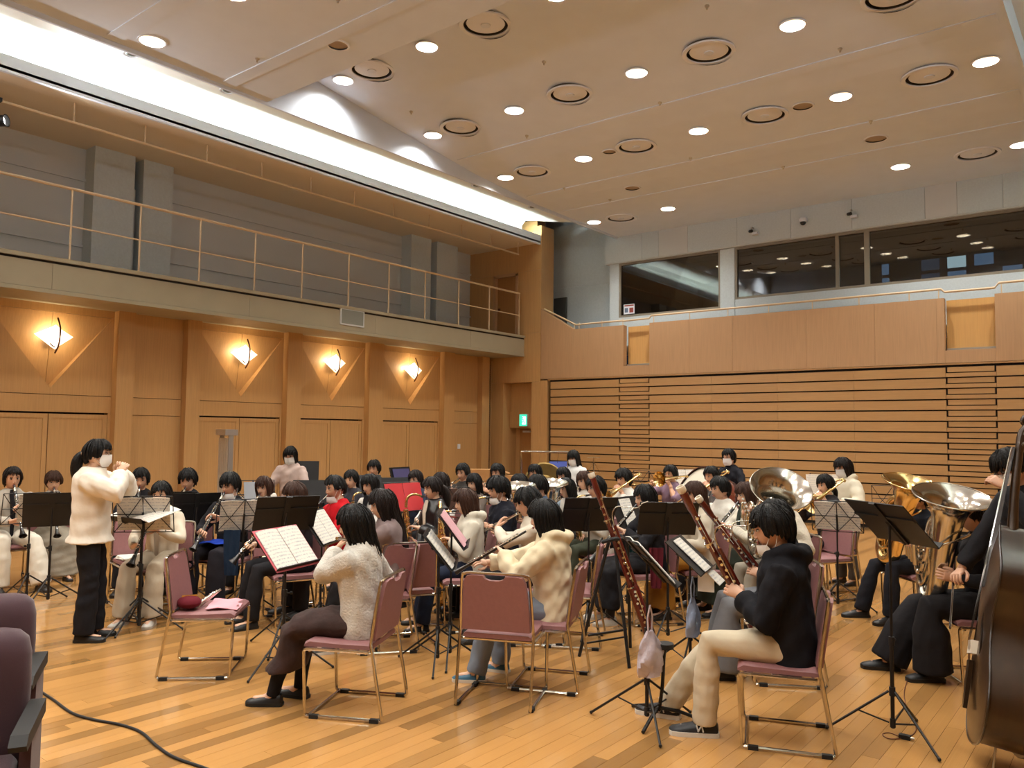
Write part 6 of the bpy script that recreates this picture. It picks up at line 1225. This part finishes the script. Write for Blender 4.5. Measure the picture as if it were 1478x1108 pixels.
def carton(u, v, d, w_, dp, h_, z0, label, yaw):
    g = at_depth(u, v, d); t = thing('cardboard_box', label, 'box', (g.x, g.y, z0), math.radians(yaw)); MB().bb(-w_ / 2, w_ / 2, -dp / 2, dp / 2, 0, h_).build('carton', CARD, t, 0)
    MB().bb(-w_ / 2, w_ / 2, -.03, .03, h_, h_ + .002).build('tape', mat('tape', '#b78d55', .4), t, 0)
    for s_ in (-1, 1): MB().box((s_ * (w_ / 2 + .05), 0, h_ - .01), (.12, dp, .006), Matrix.Rotation(s_ * .35, 3, 'Y')).build('flap', CARD, t, 0)
g = at_depth(705, 690, 14.0); tbq = thing('folding_table', 'folding table carrying the cardboard boxes', 'table', (g.x, g.y, 0), math.radians(38)); MB().bb(-.75, .75, -.3, .3, .70, .73).build('tabletop', CARD, tbq, 0)
for sx in (-.68, .68):
    for sy in (-.26, .26): MB().tube([(sx, sy, 0), (sx, sy, .70)], .014, 8).build('leg', BLACKM, tbq)
carton(690, 690, 14.0, .42, .34, .36, .73, 'open cardboard box on the folding table, flaps raised', 38); carton(712, 690, 14.1, .36, .32, .32, .73, 'taped cardboard box in the middle of the folding table', 34); carton(738, 690, 14.0, .30, .28, .26, .73, 'small cardboard box at the table end by the exit recess', 44)
# ---- stands, bags and cloths by the bassoons
w = onz(885, 945); bs = thing('bassoon_stand', 'black folding A frame stand holding a spare bassoon', 'stand', w, math.radians(-20))
for sx, sy in ((-.10, -.26), (-.10, .26), (.34, -.12), (.34, .12)): MB().tube([(sx, sy, .0), (.06, sy * .35, .92)], .013, 8).build('leg', BLACKM, bs)
MB().tube([(-.07, -.19, .16), (-.07, .19, .16)], .010, 8).build('crossbar', BLACKM, bs); MB().tube([(-.08, -.21, .10), (-.08, .21, .10)], .008, 8).build('crossbar', BLACKM, bs); MB().tube(smoothpath([(.06, -.16, .90), (.14, -.12, .93), (.10, 0, .92), (.14, .12, .93), (.06, .16, .90)], 3), .016, 8).build('cradle', RUBBER, bs)
A = at_depth(937, 922, 6.15); B_ = at_depth(860, 703, 6.3); d = (B_ - A).normalized(); xx = Vector((.785, .62, 0)); xx = (xx - d * xx.dot(d)).normalized(); yy = d.cross(xx)
place_inst('bassoon', 'red brown spare bassoon leaning in the black A frame stand', Matrix.Translation(A) @ Matrix(((xx.x, yy.x, d.x, 0), (xx.y, yy.y, d.y, 0), (xx.z, yy.z, d.z, 0), (0, 0, 0, 1))))
w = onz(951, 1040); isd = thing('instrument_stand', 'black instrument peg stand with padded rest beside the bag', 'stand', w, math.radians(20))
MB().tube(smoothpath([(0, 0, .06), (.02, 0, .20), (.03, 0, .38), (.04, 0, .44)], 3), .011, 8).build('post', BLACKM, isd); MB().rings([[(.04 + .05 * math.cos(a), .055 * math.sin(a), z) for a in np.linspace(0, 2 * PI, 14, endpoint=False)] for z in (.44, .465, .47)]).build('padded_rest', RUBBER, isd, 40)
for k in range(3): a = 2 * PI * k / 3 + .3; MB().tube([(0, 0, .08), (.12 * math.cos(a), .12 * math.sin(a), .06), (.26 * math.cos(a), .26 * math.sin(a), .012)], .011, 8).build('leg', BLACKM, isd)
def bag(px, sd_, label, col, hgt=.26, w_=.10):
    rs = random.Random(px[0]); p = Vector((sd_.location.x + .02, sd_.location.y, px[1])); t = thing('plastic_bag', label, 'bag', p); m = MB(); R = []
    for i in range(9):
        f = i / 8; wv = w_ * (.25 + .75 * math.sin(min(1, f * 1.5) * PI / 2)) * (1 - .25 * max(0, f - .8) * 5 * .5); R.append([(wv * (1 + .30 * math.sin(a * 5 + i + rs.random())) * math.cos(a) * .6, wv * (1.1 + .28 * math.sin(a * 4 + i * 1.3)) * math.sin(a), -hgt * f) for a in np.linspace(0, 2 * PI, 18, endpoint=False)])
    m.rings(R); m.build('bag_body', mat('bag_' + col, col, .35, bump=.6, bscale=30), t, 60)
    for s_ in (-1, 1): MB().tube([(0, s_ * .02, -.01), (0, s_ * .03, .08), (0, 0, .15)], .006, 6).build('bag_handle', MATS['bag_' + col], t)
bag((1, .56), T_bn1, 'white lilac plastic bag hanging from the stand before the black hoodie', '#c3b8c0'); bag((2, .55), T_bn2, 'blue grey plastic bag hanging from the stand by the bassoons', '#8d9bb5', .28, .07)
def hang(sd_, z, label, col, w_, h_, yaw=-52, off=.1):
    a_ = sd_.rotation_euler.z; p = Vector((sd_.location.x - off * math.sin(a_), sd_.location.y + off * math.cos(a_), z)); V = []; n, k = 8, 10; m = MB()
    R = [[(.012 * math.sin(j * 1.9 + i * .3) + .006 * q, (j / (n - 1) - .5) * w_ * (1 - .25 * i / k), -h_ * i / k) for q in (1, -1) for j in (range(n) if q == 1 else range(n - 1, -1, -1))] for i in range(k + 1)]
    m.rings(R); return link('hanging_towel', m.mesh('hanging_towel', fab(col), 60), mtx=Matrix.Translation(p) @ RZ(yaw), label=label, cat='towel')
hang(T_cl9, .80, 'dark teal towel hanging from the stand by the black dress', '#123a3a', .12, .45); hang(T_bc1, .78, 'burgundy towel hanging beside the mustard skirt', '#5a1a24', .12, .34)
hang(T_c7, .80, 'navy towel hanging from the stand of the clarinettist with glasses', '#1a2a3f', .16, .42)
p = K['c7']; cloth('lap_cloth', 'bright blue cloth on the lap of the clarinettist with glasses', p['RM'] @ Matrix.Translation((.20, .03, .615)), .26, .30, fab('#1f3fa8'), .012)
mk_ = Vector((T_bn2.location.x + .14, T_bn2.location.y - .03, .68)); m = MB(); R = [[(.02 * math.sin(a), .055 * (a / 1.2), z) for a in np.linspace(-1.2, 1.2, 9)] for z in (.06, .02, -.03, -.07)]; m.rings(R, False, False); R2 = [[(x - .004, y, z) for x, y, z in r] for r in R]; m.rings(R2, False, False)
fm = m.build('spare_mask', MASKM, None, 60, label='white face mask hung from the stand by the bassoons', category='mask'); fm.matrix_basis = Matrix.Translation(mk_) @ RZ(-52)
# saxophone on a floor stand
w = onz(634, 892); ss = thing('saxophone_stand', 'black floor stand under the large spare saxophone', 'stand', w, math.radians(-40))
for k in range(3): a = 2 * PI * k / 3; MB().tube([(0, 0, .16), (.20 * math.cos(a), .20 * math.sin(a), .012)], .009, 6).build('leg', BLACKM, ss)
MB().tube([(0, 0, .14), (-.06, 0, .60)], .009, 6).build('post', BLACKM, ss); MB().tube([(-.06, -.06, .62), (-.06, 0, .58), (-.06, .06, .62)], .009, 6).build('fork', RUBBER, ss)
place_inst('tenor_saxophone', 'large spare brass saxophone resting on a floor stand', Matrix.Translation((w[0], w[1], 1.02)) @ RZ(-40) @ Matrix.Translation((-.24, 0, 0)))
# lettering on the white sweatshirt
cu = bpy.data.curves.new('lettering', 'FONT'); cu.body = 'TTY'; cu.size = .075; cu.extrude = .001; cu.align_x = 'CENTER'
tmp = bpy.data.objects.new('lettering_tmp', cu); COL.objects.link(tmp); me = bpy.data.meshes.new_from_object(tmp.evaluated_get(bpy.context.evaluated_depsgraph_get())); bpy.data.objects.remove(tmp)
me.materials.clear(); me.materials.append(mat('print_grey', '#4a4744', .8))
lt = link('lettering', me, K['c8']['root']); lt.matrix_basis = Matrix.Translation((.125, 0, .83)) @ Matrix(((0, 0, 1, 0), (1, 0, 0, 0), (0, 1, 0, 0), (0, 0, 0, 1)))
def stage_light(p, aim, label):
    d = (Vector(aim) - Vector(p)).normalized(); t = thing('stage_spotlight', label, 'spotlight', p)
    MB().lathe([(.05, -.12), (.075, -.10), (.078, .10), (.088, .13), (.076, .13), (.07, .08)], 18, (0, 0, 0), d, cap=False).build('barrel', BLACKM, t); MB().lathe([(.001, .07), (.072, .07)], 18, (0, 0, 0), d, cap=False).build('lens', emat('spot_lens', (1, .97, .92), 6.0), t)
    MB().tube([(0, 0, .08), (0, 0, .30)], .012, 6).build('yoke', BLACKM, t); MB().bb(-.04, .04, -.04, .04, .28, .33).build('clamp', BLACKM, t, 0)
    o = spot(tuple(d * .16), STAGE_W, (.97, .98, 1.0), 120, .9, .07, parent=t); o.rotation_mode = 'QUATERNION'; o.rotation_quaternion = d.to_track_quat('-Z', 'Y')
pl = onz_x(-4, 172, -12.38)
for k, (yy, nm) in enumerate(((pl[1], 'over the clarinets'), (1.6, 'over the plum seats'))):
    stage_light((-12.38, yy, 5.98), (-4.5, 10.5, 6.6), 'black stage spotlight clamped to the curtain rail ' + nm); stage_light((mx(-12.38), yy, 5.98), (-6.7, 10.5, 6.6), 'black stage spotlight on the opposite balcony rail ' + nm)
finish_remesh(); finish_bodies()
